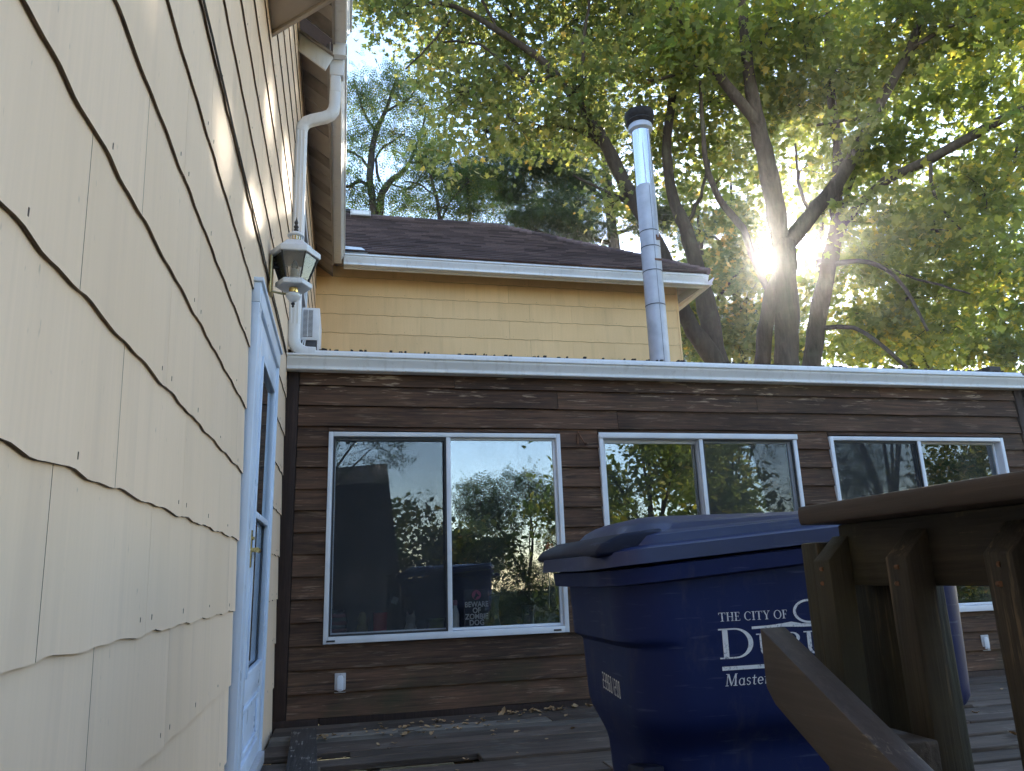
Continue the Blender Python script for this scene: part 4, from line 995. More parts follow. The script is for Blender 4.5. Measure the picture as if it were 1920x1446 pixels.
# ------------------------------------------------------------------ the blue wheeled cart
BX, BYC = 1.075, -3.36        # front end (towards the house) and centre line
cart = thing('wheeled_cart', 'big blue wheeled refuse cart with white city lettering', 'cart', (BX, BYC, -0.04))
LEN = 0.92
def ss(a, b, t): t = max(0, min(1, (t-a)/(b-a))); return t*t*(3-2*t)
def body_dims(z):
    """front x, back x, half width at height z above the deck"""
    x0 = 0.115-0.050*z - 0.024*ss(0.715, 0.735, z) - 0.030*ss(0.42, 0.56, z)
    x1 = 0.985+0.03*z - 0.075*(1-ss(0.46, 0.55, z))
    hw = 0.252+0.028*z + 0.010 - 0.052*(1-ss(0.455, 0.55, z))
    return x0, x1, hw
def rrect(x0, x1, hw, rf, rb, n=9):
    """rounded rectangle, front corners rf, back corners rb"""
    P = []
    for cx, cy, r, a0 in ((x0+rf, -hw+rf, rf, PI), (x1-rb, -hw+rb, rb, 1.5*PI), (x1-rb, hw-rb, rb, 0), (x0+rf, hw-rf, rf, 0.5*PI)):
        for i in range(n+1):
            a = a0+PI/2*i/n; P.append((cx+r*math.cos(a), cy+r*math.sin(a)))
    # extra points along the long sides keep the shading even
    return P
def loft(levels, parent, name, mat, close_top=False, close_bottom=True, zf=None):
    mb = MB(); rings = []
    for z, x0, x1, hw, rf, rb in levels:
        rings.append([(x, y, z if zf is None else zf(x, z)) for x, y in rrect(x0, x1, hw, rf, rb)])
    k = len(rings[0]); v = [p for r in rings for p in r]
    f = [(i*k+j, i*k+(j+1) % k, (i+1)*k+(j+1) % k, (i+1)*k+j) for i in range(len(rings)-1) for j in range(k)]
    if close_bottom: f.append(tuple(range(k))[::-1])
    if close_top: f.append(tuple((len(rings)-1)*k+j for j in range(k)))
    mb.add(v, f); return mb
zz = [0.03, 0.06, 0.15, 0.25, 0.33, 0.40, 0.44, 0.455, 0.47, 0.485, 0.50, 0.515, 0.53, 0.55, 0.58, 0.65, 0.705, 0.715, 0.722, 0.728, 0.735, 0.745, 0.78, 0.83, 0.87, 0.900]
rimz = lambda x, z: z + 0.080*(x-0.30)*ss(0.60, 0.89, z)
lv = [(z, *body_dims(z), 0.125, 0.10) for z in zz]
body = loft(lv, cart, 'body', 'blue', zf=rimz).build('body', 'blue', cart, smooth=True, angle=40)
# rim band under the lid
x0, x1, hw = body_dims(0.900)
loft([(0.878, x0-0.004, x1+0.004, hw+0.004, 0.13, 0.105), (0.884, x0-0.040, x1+0.020, hw+0.025, 0.14, 0.11), (0.920, x0-0.044, x1+0.022, hw+0.027, 0.14, 0.11), (0.924, x0-0.012, x1+0.01, hw+0.012, 0.135, 0.105)], cart, 'rim', 'blue', zf=rimz).build('rim', 'blue', cart, smooth=True, angle=35)
# lid: flange, step and dome
lz = lambda x, z: 0.012 + z + 0.080*(x-0.30)*(1 if z < 0.985 else max(0.2, 1-(z-0.985)/0.05)) - 0.004*ss(0.03, -0.10, x)
def ld(z, d, r=0.13, fx=0.0): return (z, x0-0.034+d+fx, x1+0.026-d, hw+0.030-d, r, max(0.04, r-0.03))
lid = loft([ld(0.922, 0.004, 0.14, -0.035), ld(0.918, -0.006, 0.14, -0.035), ld(0.952, -0.004, 0.14, -0.032), ld(0.958, 0.004, 0.14, -0.020), ld(0.960, 0.014, 0.135, -0.01), ld(0.982, 0.019, 0.135), ld(0.988, 0.030, 0.13), ld(0.991, 0.062, 0.12), ld(1.004, 0.080, 0.115), ld(1.014, 0.115, 0.10, -0.01), ld(1.021, 0.15, 0.09, -0.015), ld(1.026, 0.19, 0.07, -0.02), ld(1.029, 0.24, 0.06, -0.02), ld(1.030, 0.28, 0.04, 0.0)], cart, 'lid', 'blue_lid', close_top=True, close_bottom=False, zf=lz).build('lid', 'blue_lid', cart, smooth=True, angle=30)
hnd = MB(); v = []
hp = [(-0.056, 0.958), (-0.036, 0.978), (0.015, 0.996), (0.125, 1.000), (0.128, 0.955), (-0.045, 0.945)]
hnd.prism([(a, b-0.080*(0.30-a)+0.010) for a, b in hp], 'y', -0.286, 0.286)
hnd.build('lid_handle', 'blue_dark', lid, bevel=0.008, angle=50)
# dark block standing in for the shaded recess in the foot of the front
rc = MB(); rc.prism([(-0.10, 0.10), (0.10, 0.10), (0.12, 0.40), (-0.10, 0.415)], 'x', 0.045, 0.10)
x0b = 0.085-0.028*0.3
mb = MB(); mb.prism([(-0.215, 0.08), (-0.095, 0.08), (-0.095, 0.425), (-0.205, 0.44)], 'x', x0b-0.016, x0b+0.04); mb.build('lift_pocket_shade', 'blue_dark', cart, bevel=0.006)
# embossed label field low on the side
mb = MB(); ys = lambda x, z: -(body_dims(z)[2])
for a, b, c, d in ((0.36, 0.60, 0.30, 0.304), (0.36, 0.364, 0.18, 0.2995), (0.596, 0.60, 0.18, 0.2995)): mb.box(a, b, ys(0, 0.3)-0.0015, ys(0, 0.3)+0.01, c, d)
mb.build('emboss', 'blue', cart)
ax = MB().tube([(0.80, -0.27, 0.10), (0.80, 0.27, 0.10)], 0.012, 10).build('axle', 'galv', cart, smooth=True)
for sy in (-1, 1):
    wv = MB().lathe([(0.03, -0.028), (0.118, -0.028), (0.128, -0.018), (0.128, 0.018), (0.118, 0.028), (0.03, 0.028)], k=28).build('wheel', 'track', cart, smooth=True, angle=40)
    at(wv, (0.90, sy*0.272, 0.128), (PI/2, 0, 0))
hb_ = MB().tube([(x1+0.03, -0.24, 0.93), (x1+0.075, -0.24, 0.915), (x1+0.085, -0.2, 0.92), (x1+0.085, 0.2, 0.92), (x1+0.075, 0.24, 0.915), (x1+0.03, 0.24, 0.93)], 0.014, 10).build('push_handle', 'blue_lid', cart, smooth=True)

# ---- white printing on the cart: serif capitals drawn as outlines and laid on the curved side
def ring(cx, cy, rx, ry, tx, ty, a0, a1, n=22):
    """band between two ellipses from angle a0 to a1, as quads"""
    q = []
    for i in range(n+1):
        a = R(a0+(a1-a0)*i/n); c, s = math.cos(a), math.sin(a)
        q.append(((cx+rx*c, cy+ry*s), (cx+(rx-tx)*c, cy+(ry-ty)*s)))
    return [[q[i][0], q[i+1][0], q[i+1][1], q[i][1]] for i in range(n)]
def rc_(a, b, c, d):
    n = max(1, int(abs(c-a)/0.25)); return [[(a+(c-a)*i/n, b), (a+(c-a)*(i+1)/n, b), (a+(c-a)*(i+1)/n, d), (a+(c-a)*i/n, d)] for i in range(n)]
S_, T_, SF = 0.155, 0.05, 0.05
def serif(x0, x1, y): return rc_(x0, y, x1, y+SF)
G = {}
G['T'] = (0.84, rc_(.35, 0, .35+S_, 1)+rc_(.02, .95, .82, 1)+[[(.02, .76), (.06, .76), (.08, .95), (.02, .95)], [(.78, .76), (.82, .76), (.82, .95), (.76, .95)]]+serif(.22, .62, 0))
G['H'] = (0.92, rc_(.12, 0, .12+S_, 1)+rc_(.66, 0, .66+S_, 1)+rc_(.2, .48, .7, .54)+serif(.02, .36, 0)+serif(.56, .90, 0)+serif(.02, .36, .955)+serif(.56, .90, .955))
_f = rc_(.12, 0, .12+S_, 1)+serif(.02, .40, .955)+rc_(.2, .955, .62, 1)+rc_(.2, .48, .48, .535)+[[(.58, .78), (.62, .78), (.62, .96), (.57, .96)], [(.45, .38), (.49, .38), (.49, .63), (.45, .63)]]
G['F'] = (0.68, _f+serif(.02, .40, 0))
G['E'] = (0.72, _f+rc_(.02, 0, .66, .05)+[[(.60, .04), (.67, .04), (.68, .23), (.64, .23)]])
G['C'] = (0.86, ring(.46, .5, .44, .52, .14, .055, 48, 312)+[[(.73, .72), (.77, .72), (.77, .97), (.72, .9)]])
G['I'] = (0.40, rc_(.13, 0, .13+S_, 1)+serif(.02, .38, 0)+serif(.02, .38, .955))
G['Y'] = (0.84, [[(.08, 1), (.24, 1), (.50, .45), (.36, .45)], [(.70, 1), (.76, 1), (.50, .45), (.44, .45)]]+rc_(.36, 0, .36+S_, .47)+serif(.24, .62, 0)+serif(-.02, .34, .955)+serif(.58, .86, .955))
G['O'] = (0.98, ring(.49, .5, .46, .52, .14, .055, 0, 360, 36))
G['D'] = (1.06, rc_(.13, 0, .13+S_, 1)+rc_(.02, 0, .5, .05)+rc_(.02, .95, .5, 1)+ring(.48, .5, .52, .5, .14, .05, -90, 90))
G['U'] = (0.94, rc_(.12, .3, .12+S_, 1)+ring(.45, .33, .33, .35, .13, .06, 180, 360)+rc_(.72, .3, .78, 1)+serif(.0, .38, .955)+serif(.60, .90, .955))
G['B'] = (0.80, rc_(.12, 0, .12+S_, 1)+rc_(.02, 0, .42, .05)+rc_(.02, .95, .40, 1)+rc_(.2, .5, .42, .55)+ring(.38, .755, .30, .245, .13, .05, -90, 90)+ring(.40, .275, .35, .275, .14, .05, -90, 90))
G['Q'] = (1.0, G['O'][1]+[[(.5, .02), (.62, .08), (1.02, -.2), (.85, -.2)]])
G['M'] = (1.06, [[(.10, 0), (.16, 0), (.20, 1), (.14, 1)], [(.14, 1), (.30, 1), (.55, .16), (.47, .0)], [(.47, 0), (.53, .02), (.88, 1), (.80, 1)], [(.78, 0), (.92, 0), (.92, 1), (.80, 1)]]+serif(.0, .28, 0)+serif(.68, 1.02, 0)+serif(.04, .24, .955)+serif(.78, 1.0, .955))
G['a'] = (0.60, ring(.27, .30, .25, .31, .10, .06, 0, 360)+[[(.40, 0), (.50, 0), (.52, .60), (.42, .60)], [(.48, 0), (.60, .06), (.60, .10), (.48, .06)]])
G['s'] = (0.46, ring(.23, .45, .17, .17, .07, .06, 20, 270)+ring(.21, .16, .18, .17, .08, .06, -160, 90))
G['t'] = (0.42, [[(.12, .08), (.22, .05), (.24, .82), (.16, .76)]]+rc_(.02, .53, .38, .60)+ring(.26, .13, .14, .14, .07, .05, 180, 320))
G['e'] = (0.54, ring(.27, .30, .25, .31, .10, .06, 5, 320)+rc_(.08, .28, .50, .335))
G['r'] = (0.46, [[(.10, 0), (.20, 0), (.22, .58), (.12, .60)], [(.02, .55), (.2, .58), (.2, .62), (.02, .6)]]+ring(.34, .40, .20, .20, .08, .06, 40, 160))
G['p'] = (0.60, [[(.10, -.28), (.20, -.28), (.22, .60), (.12, .60)]]+ring(.32, .30, .25, .31, .10, .06, 0, 360))
G['i'] = (0.32, [[(.10, 0), (.20, 0), (.22, .60), (.12, .60)]]+ring(.18, .80, .06, .06, .058, .058, 0, 360, 10))
G['c'] = (0.52, ring(.27, .30, .25, .31, .10, .06, 45, 315))
G[' '] = (0.36, [])
def cart_print(polys, name, mat='cart_print', face='side'):
    """polys in cart coordinates (along, z): put 1 mm off the body wall"""
    mb = MB()
    for p in polys:
        q = []
        for a, z in p:
            if face == 'side':
                q.append((a, -body_dims(z)[2]-0.0012 , z))
            else:
                xb = body_dims(z)[0]; r = 0.125; hw_ = body_dims(z)[2]
                e = max(0.0, abs(a)-(hw_-r)); xo = xb + r - math.sqrt(max(0, r*r-e*e))
                q.append((xo-0.0012, a, z))
        mb.add(q, [tuple(range(len(q)))])
    o = mb.build(name, mat, body); return o
def word(txt, x, z, size, width=None, shear=0.0, sizes=None):
    P = []; cx = 0
    for i, ch in enumerate(txt):
        s = sizes[i] if sizes else 1.0
        adv, polys = G[ch]
        for p in polys: P.append([(cx+(a+shear*b)*s, b*s) for a, b in p])
        cx += (adv+0.04)*s
    k = (width/(cx*size)) if width else 1.0
    return [[(x+a*size*k, z+b*size) for a, b in p] for p in P]
ox = BX; oz = -0.04
L_ = lambda X, Z: (X-ox, Z-oz)
side_k = 1.0
cart_print(word('THE CITY OF', *L_(1.328, 0.727), 0.0205, width=0.190), 'lettering')
cart_print(word('DUBUQUE', *L_(1.322, 0.640), 0.070, width=0.505, sizes=[1, .77, .77, .77, .77, .77, .77]), 'lettering')
bar = rc_(L_(1.327, 0)[0], L_(0, 0.6135)[1], L_(1.745, 0)[0], L_(0, 0.6225)[1])
bar = [[(a, z) for a, z in p] for p in bar]
cart_print(rc_(0, 0, 1, 1) and [[(L_(1.327, 0)[0]+0.418*i/8, L_(0, 0.6135)[1]), (L_(1.327, 0)[0]+0.418*(i+1)/8, L_(0, 0.6135)[1]), (L_(1.327, 0)[0]+0.418*(i+1)/8, L_(0, 0.6225)[1]), (L_(1.327, 0)[0]+0.418*i/8, L_(0, 0.6225)[1])] for i in range(8)], 'underline')
cart_print(word('Masterpiece', *L_(1.331, 0.578), 0.0275, width=0.205, shear=0.12), 'lettering')
cx_, cz_ = L_(1.578, 0.742)
sw_ = ring(cx_, cz_, 0.045, 0.029, 0.008, 0.005, 70, 290)
wl_ = [(1.415, 0.7085, .003), (1.46, 0.7095, .003), (1.50, 0.7115, .004), (1.525, 0.7125, .006), (1.555, 0.709, .004), (1.60, 0.708, .003), (1.66, 0.710, .003)]
for (a, b, t), (c, d, u) in zip(wl_[:-1], wl_[1:]): sw_.append([L_(a, b-t), L_(c, d-u), L_(c, d+u), L_(a, b+t)])
cart_print(sw_, 'emblem')
# serial number on the front end, read downwards at a slant in the photo
def block_digit(ch):
    a, b = 0.16, 0.10
    H = lambda y: rc_(.05, y, .55, y+b); 
    V = lambda x, y0, y1: [[(x, y0), (x+a, y0), (x+a, y1), (x, y1)]]
    seg = {'2': 'abged', '3': 'abgcd', '9': 'abcfgd', '6': 'afgedc', '0': 'abcdef', '1': 'bc', '8': 'abcdefg', '5': 'afgcd'}[ch]
    o = []
    for s in seg:
        o += {'a': H(.9), 'd': H(0), 'g': H(.45), 'b': V(.42, .5, 1), 'c': V(.42, 0, .5), 'f': V(.02, .5, 1), 'e': V(.02, 0, .5)}[s]
    return o
sp = []
for i, ch in enumerate('239601200'):
    for p in block_digit(ch): sp.append([(0.030-(i*0.0150+a*0.0165), 0.549+0.04+b*0.042-0.09*(i*0.0150+a*0.0165)) for a, b in p])
cart_print(sp, 'serial_number', face='front')

# ------------------------------------------------------------------ dead leaves and twigs on the deck
def dry_leaf_mesh(seed):
    r = random.Random(seed); n = 5; v = []; f = []
    L, Wd = 1.0, r.uniform(0.45, 0.7); cu = r.uniform(0.25, 0.6)
    for i in range(n+1):
        t = i/n; ww = Wd*0.5*math.sin(PI*(0.08+0.9*t))*(1+0.25*math.sin(9*t)); zc = cu*(t-0.5)**2+0.06*math.sin(5*t+seed)
        v += [(t-0.5, -ww, zc+ww*r.uniform(0.3, 0.9)), (t-0.5, 0, zc), (t-0.5, ww, zc+ww*r.uniform(0.2, 0.8))]
    for i in range(n):
        q = 3*i; f += [(q, q+1, q+4, q+3), (q+1, q+2, q+5, q+4)]
    m = min(p[2] for p in v)
    return MB().add([(a, b, c-m) for a, b, c in v], f).mesh('dry_leaf', 'dry_leaf', smooth=True, angle=80)
DL = [dry_leaf_mesh(s) for s in range(6)]
rl = random.Random(5)
def drop(x, y, s):
    if 0.33 < x < 1.16 and -1.34 < y < -1.17: return
    if x < 0.49 and -1.04 < y < -0.88: return
    o = link('fallen_leaf', DL[rl.randrange(6)]); o.scale = (s, s, s)
    at(o, (x, y, -0.0370), (rl.uniform(-0.2, 0.2), rl.uniform(-0.2, 0.2), rl.uniform(0, 6.28)))
    o.location.z = -0.0345
    tag(o, 'small curled dry brown leaf lying on the weathered deck boards', 'leaf', 'dry leaves scattered on the deck')
for i in range(34): drop(1.80+rl.gauss(0, 0.20), -0.10-abs(rl.gauss(0, 0.06)), rl.uniform(0.03, 0.065))
for i in range(44): drop(0.9+rl.gauss(0, 0.24), -0.40-rl.gauss(0, 0.16), rl.uniform(0.025, 0.055))
for i in range(26): drop(rl.uniform(0.1, 1.9), rl.uniform(-1.6, -0.1), rl.uniform(0.018, 0.045))
for i in range(16): drop(rl.uniform(2.8, 6.0), rl.uniform(-2.4, -0.3), rl.uniform(0.02, 0.05))
for i in range(10): drop(0.3+rl.gauss(0, .06), -0.42-abs(rl.gauss(0, 0.06)), rl.uniform(0.02, 0.05))
def big_leaf(x, y, s, label, rot):
    o = link('fallen_leaf', DL[1]); o.scale = (s, s, s); at(o, (x, y, -0.033), rot); tag(o, label, 'leaf')
big_leaf(1.50, -0.13, 0.085, 'largest upturned tan leaf leaning near the skirt board left of the leaf pile', (0.3, -0.9, 0.6))
big_leaf(0.70, -0.36, 0.060, 'pale tan leaf on the light plank just right of the loose plank', (0.1, 0.2, 0.3))
big_leaf(3.86, -1.85, 0.075, 'long pale leaf on the deck right of the blue cart', (0.0, 0.1, 0.1))
def twig(x, y, a, L, label):
    mb = MB(); p = [(0, 0, 0.006), (L*0.4, 0.01, 0.009), (L*0.75, -0.012, 0.006), (L, 0.01, 0.004)]
    mb.tube(p, [0.0035, 0.003, 0.0022, 0.001], 6); mb.tube([p[1], (L*0.6, 0.06, 0.008)], [0.0022, 0.001], 5)
    o = mb.build('fallen_twig', 'twig'); at(o, (x, y, -0.037), (0, 0, a)); tag(o, label, 'twig')
twig(1.40, -0.42, 0.1, 0.34, 'thin forked twig lying on the deck near the blue cart')
twig(0.78, -0.48, -0.5, 0.20, 'short dark twig lying among leaves in the middle of the deck')

# ------------------------------------------------------------------ trees
# limbs: polylines of (x, y, z, radius); clumps: (x, y, z, rx, ry, rz, number of leaves)
TREE_SILVER_MAPLE = ([[(7.96,6.4,1.42,0.236),(8.18,6.26,3.67,0.228),(8.24,6.22,4.36,0.213),(8.32,6.16,5.26,0.208),(8.39,6.11,6.09,0.201),(8.44,6.08,6.78,0.195)],[(8.38,6.12,6.63,0.177),(8.31,6.05,7.59,0.179),(8.14,5.92,8.63,0.158),(7.91,5.72,9.52,0.126),(7.73,5.48,10.26,0.107),(7.59,5.21,11.09,0.089),(7.48,4.92,12.14,0.071),(7.38,4.62,13.18,0.04)],[(8.38,6.12,6.63,0.177),(8.97,5.94,7.31,0.152),(9.51,5.78,7.94,0.135),(9.92,5.69,8.56,0.123),(10.41,5.52,9.39,0.101),(10.9,5.34,10.22,0.088),(11.18,5.2,10.7,0.085),(11.5,5.01,11.53,0.075),(11.79,4.84,12.84,0.049)],[(7.99,5.78,9.11,0.108),(7.46,5.65,9.59,0.098),(6.91,5.52,10.18,0.088),(6.4,5.35,10.73,0.09),(5.96,5.25,11.16,0.079),(5.42,5.07,11.79,0.049),(4.72,4.72,12.5,0.029)],[(7.7,6.91,1.46,0.151),(7.95,6.76,3.78,0.148),(8.02,6.72,4.39,0.15),(8.09,6.55,5.18,0.146),(8.22,6.35,5.86,0.133),(8.34,6.14,6.26,0.123)],[(8.32,6.4,5.56,0.065),(8.09,6.44,6.21,0.066),(7.85,6.35,6.79,0.071),(7.73,6.31,7.14,0.071),(7.28,6.23,7.65,0.066),(6.98,6.06,8.26,0.05),(6.89,5.88,9.04,0.04),(6.82,5.69,9.83,0.025)],[(11.18,5.2,10.7,0.053),(11.48,4.74,10.81,0.041),(11.74,4.14,10.7,0.03)],[(10.41,5.52,9.39,0.047),(9.86,5.61,9.26,0.036),(9.23,5.74,9.16,0.026)],[(7.73,5.48,10.26,0.046),(8.03,5.14,10.63,0.035),(8.25,4.85,11.13,0.025)],[(6.91,5.52,10.18,0.045),(6.28,5.53,9.75,0.035),(5.67,5.5,9.54,0.024)],[(8.97,5.94,7.31,0.041),(8.77,5.84,7.96,0.03),(8.65,5.68,8.65,0.02)]],
 [(6.37,5.14,10.38,0.93,1.0,0.93,1100),(8.05,6.46,11.84,1.06,1.0,1.17,1100),(7.74,7.0,10.39,1.07,1.1,0.95,900),(8.82,6.66,11.19,0.96,1.1,1.07,800),(8.6,4.97,10.68,1.0,1.2,1.05,1100),(9.68,6.79,10.41,1.02,1.1,0.91,800),(11.22,6.55,12.53,1.18,1.2,1.12,1000),(11.2,6.7,10.93,1.05,1.1,0.87,800),(10.95,4.86,11.32,0.99,1.2,0.83,800),(12.09,6.27,10.74,1.03,1.1,0.86,700),(12.47,5.28,11.4,1.21,1.2,1.15,1100),(12.56,4.24,10.68,1.12,1.2,1.12,1100),(11.06,3.85,8.87,0.89,1.1,0.65,650),(7.61,7.66,9.52,0.8,1.0,0.75,380),(8.61,7.52,9.61,0.69,1.0,0.69,260),(9.81,7.19,9.07,0.63,1.0,0.63,260),(10.09,5.41,8.75,0.71,1.0,0.61,450),(6.56,4.91,12.33,1.49,1.6,0.9,540),(8.52,4.77,12.68,1.64,1.8,0.92,585),(10.39,4.44,12.7,1.55,1.8,0.93,540),(11.35,3.36,11.79,1.53,1.8,0.86,540),(8.11,5.09,15.18,2.38,2.2,1.19,675),(10.55,4.27,15.03,2.55,2.2,1.17,675),(4.93,4.64,12.92,1.54,1.8,0.87,495),(11.7,2.02,9.79,1.34,2.0,1.25,1500),(11.23,7.33,9.16,0.59,0.8,0.47,200),(7.97,7.56,8.74,0.45,0.8,0.4,90)])
TREE_TALL_MAPLE = ([[(8.79,7.05,1.45,0.181),(9.05,6.87,3.83,0.179),(9.15,6.8,4.55,0.172),(9.34,6.66,5.49,0.169),(9.6,6.47,6.53,0.156),(9.77,6.33,7.17,0.143)],[(9.77,6.33,7.17,0.129),(9.86,6.26,7.95,0.112),(10.05,6.23,9.02,0.095),(10.12,6.3,10.07,0.088),(10.25,6.33,11.4,0.068),(10.47,6.27,13.28,0.047)],[(9.74,6.35,7.06,0.102),(9.99,6.03,7.49,0.093),(10.26,5.39,7.84,0.089),(10.59,4.66,7.89,0.085),(10.9,3.89,7.97,0.083),(11.13,3.15,8.01,0.07),(11.29,2.44,8.02,0.041),(11.4,1.76,8.07,0.023)],[(9.64,6.44,6.56,0.063),(9.89,5.97,6.45,0.046),(10.08,5.55,6.12,0.039),(10.22,5.29,5.6,0.034),(10.31,5.07,4.77,0.023)],[(10.15,5.49,6.1,0.029),(10.41,4.98,5.64,0.024),(10.68,4.42,5.23,0.018)],[(9.4,6.62,5.31,0.052),(9.69,6.14,5.16,0.04),(9.93,5.81,4.75,0.039),(10.14,5.5,4.21,0.033)],[(9.83,6.29,7.15,0.063),(10.09,6.2,8.05,0.048),(10.58,6.05,9.08,0.038),(10.93,5.86,10.11,0.027)],[(11.13,3.15,8.01,0.035),(10.9,3.27,7.19,0.026),(10.8,3.4,6.86,0.017)],[(10.59,4.66,7.89,0.039),(10.54,4.57,6.99,0.028),(10.63,4.33,6.36,0.018)]],
 [(10.16,5.34,7.15,0.84,1.0,0.59,560),(10.88,6.71,6.83,0.76,1.0,0.6,480),(11.22,6.41,5.93,0.79,1.0,0.63,560),(10.66,7.29,5.88,0.55,0.8,0.61,260),(10.46,4.65,6.51,0.75,1.0,0.56,560),(11.77,4.72,7.28,0.83,1.0,0.58,640),(11.57,5.37,7.9,0.62,0.9,0.41,330),(11.8,4.07,7.76,0.56,1.0,0.52,360),(10.14,6.16,10.86,1.0,1.2,1.0,560),(11.95,5.4,6.22,0.8,1.0,0.6,560),(10.92,7.07,5.47,0.65,0.9,0.54,360),(11.89,6.47,5.31,0.85,1.0,0.64,600),(11.05,2.43,7.14,0.89,1.4,0.97,1000),(11.26,5.83,8.66,0.64,0.9,0.43,300),(10.76,7.2,10.09,0.71,1.0,0.82,300)])
TREE_FORKED_MAPLE = ([[(6.91,6.44,1.45,0.209),(7.02,6.38,3.68,0.2),(6.96,6.41,4.38,0.178),(6.6,6.49,5.1,0.154),(6.34,6.4,5.62,0.129),(6.03,6.33,6.57,0.121),(5.61,6.3,7.38,0.122),(5.31,6.22,7.97,0.126),(4.96,6.14,8.66,0.109),(4.52,6.09,9.31,0.092),(4.07,6.03,9.84,0.079),(3.73,6.03,10.19,0.069),(2.98,6.02,10.65,0.054),(2.39,6.03,10.98,0.044),(1.89,6.01,11.05,0.034),(1.31,5.97,10.81,0.024)],[(7.05,6.48,4.3,0.179),(7.01,6.62,5.37,0.175),(6.92,6.66,6.23,0.16),(6.77,6.74,7.26,0.127),(6.61,6.82,7.97,0.102),(6.58,6.84,9.04,0.096),(6.73,6.76,9.98,0.087),(6.87,6.69,10.95,0.066),(6.99,6.62,11.95,0.044)],[(5.04,6.11,8.43,0.064),(4.64,6.37,8.94,0.055),(4.2,6.62,9.17,0.051),(3.73,6.86,9.1,0.041),(3.27,7.08,9.73,0.031),(2.66,7.2,9.92,0.021)],[(5.31,6.22,7.97,0.069),(4.87,6.18,8.65,0.0)],[(4.07,6.03,9.84,0.04),(3.59,6.18,9.77,0.03),(2.74,6.37,10.56,0.025),(2.05,6.49,10.61,0.02)],[(4.52,6.09,9.31,0.05),(4.54,5.87,10.01,0.04),(4.58,5.54,10.67,0.029),(4.62,5.2,11.54,0.019)],[(2.98,6.02,10.65,0.03),(2.67,5.88,11.36,0.025),(2.45,5.72,12.0,0.02)],[(2.29,6.05,10.98,0.025),(1.71,6.13,10.16,0.019),(1.33,6.16,9.69,0.014)],[(6.77,6.74,7.26,0.046),(6.99,6.51,7.83,0.036),(7.23,6.37,8.58,0.026)],[(5.61,6.3,7.38,0.04),(4.92,6.48,7.86,0.03),(4.48,6.53,8.07,0.02)]],
 [(1.16,5.88,10.6,0.66,0.9,0.43,380),(0.64,5.8,11.4,0.9,1.0,0.66,600),(2.39,7.35,11.73,1.03,1.0,0.81,900),(1.96,7.41,10.95,0.53,0.8,0.48,240),(2.43,6.43,9.58,0.79,0.9,0.64,620),(3.54,7.01,11.88,1.19,1.1,0.98,1250),(3.59,7.41,10.68,1.09,1.0,0.87,950),(4.77,6.64,11.62,1.18,1.1,1.07,1400),(4.36,5.73,9.31,0.92,1.0,0.72,950),(5.8,6.22,11.55,1.01,1.1,0.95,1150),(6.05,6.87,10.72,0.93,1.0,0.82,850),(3.17,8.23,9.98,0.96,0.9,0.62,560),(3.83,6.42,9.0,0.7,0.9,0.45,380),(5.44,7.67,9.56,0.78,0.9,0.56,380),(6.51,7.43,9.96,0.67,0.9,0.67,380),(6.29,7.53,8.94,0.61,0.8,0.5,200),(5.27,6.34,7.54,0.35,0.7,0.39,120),(7.09,7.81,9.18,0.52,0.8,0.69,210),(5.72,7.77,8.04,0.28,0.5,0.33,70),(7.23,7.74,7.78,0.34,0.6,0.5,80),(2.16,6.78,8.43,0.44,0.7,0.39,150),(2.22,5.45,11.93,1.53,1.4,0.81,585),(3.98,5.01,11.82,1.53,1.4,0.81,630),(3.08,4.76,13.14,2.46,2.0,1.04,810),(0.87,5.09,12.56,1.39,1.6,1.02,450),(6.71,7.78,7.16,0.28,0.6,0.55,60)])
TREE_PINE = ([[(7.74,13.21,3.23,0.249),(7.9,13.15,7.7,0.197),(7.84,13.18,10.14,0.162),(7.8,13.19,11.85,0.138),(7.81,13.19,14.53,0.121),(7.89,13.16,17.18,0.075),(7.98,13.12,19.56,0.034)],[(7.83,13.18,9.98,0.069),(6.69,13.07,10.26,0.053),(5.56,12.89,10.58,0.037),(4.78,12.79,10.54,0.022)],[(7.84,13.18,10.56,0.062),(6.68,13.91,11.27,0.048),(5.52,14.46,11.72,0.032),(4.76,14.74,12.26,0.024)],[(7.85,13.17,11.33,0.078),(6.58,13.42,12.22,0.063),(5.48,13.54,12.39,0.047),(4.07,13.65,12.2,0.031),(3.3,13.69,12.06,0.023)],[(7.85,13.17,12.19,0.063),(6.73,13.79,12.98,0.048),(5.58,14.44,13.53,0.033),(4.8,14.73,13.54,0.025)],[(7.85,13.17,10.31,0.062),(8.62,12.62,10.43,0.045),(9.17,12.03,10.5,0.03)],[(7.83,13.18,12.9,0.055),(6.94,13.3,13.51,0.04),(6.29,13.3,13.53,0.024)],[(7.82,13.18,9.81,0.069),(6.39,13.17,10.03,0.053),(5.4,12.94,10.18,0.03)]],
 [(5.39,12.84,10.37,1.04,0.8,0.24,300),(5.21,14.53,12.0,0.97,0.8,0.29,280),(6.74,13.58,11.19,1.09,0.8,0.28,300),(4.07,13.65,12.15,1.24,0.8,0.31,420),(5.81,13.55,12.48,1.26,0.9,0.31,400),(6.86,13.32,11.93,0.94,0.8,0.31,280),(5.58,14.44,13.53,1.15,0.9,0.33,300),(6.68,13.6,13.22,1.12,0.9,0.35,330),(8.81,12.32,10.38,0.75,0.7,0.27,180),(6.68,13.07,10.17,1.06,0.8,0.24,280),(7.78,13.2,13.99,1.12,1.0,0.48,300),(7.73,13.22,15.86,0.98,1.0,0.66,260),(3.44,13.66,11.72,0.61,0.6,0.21,130)])
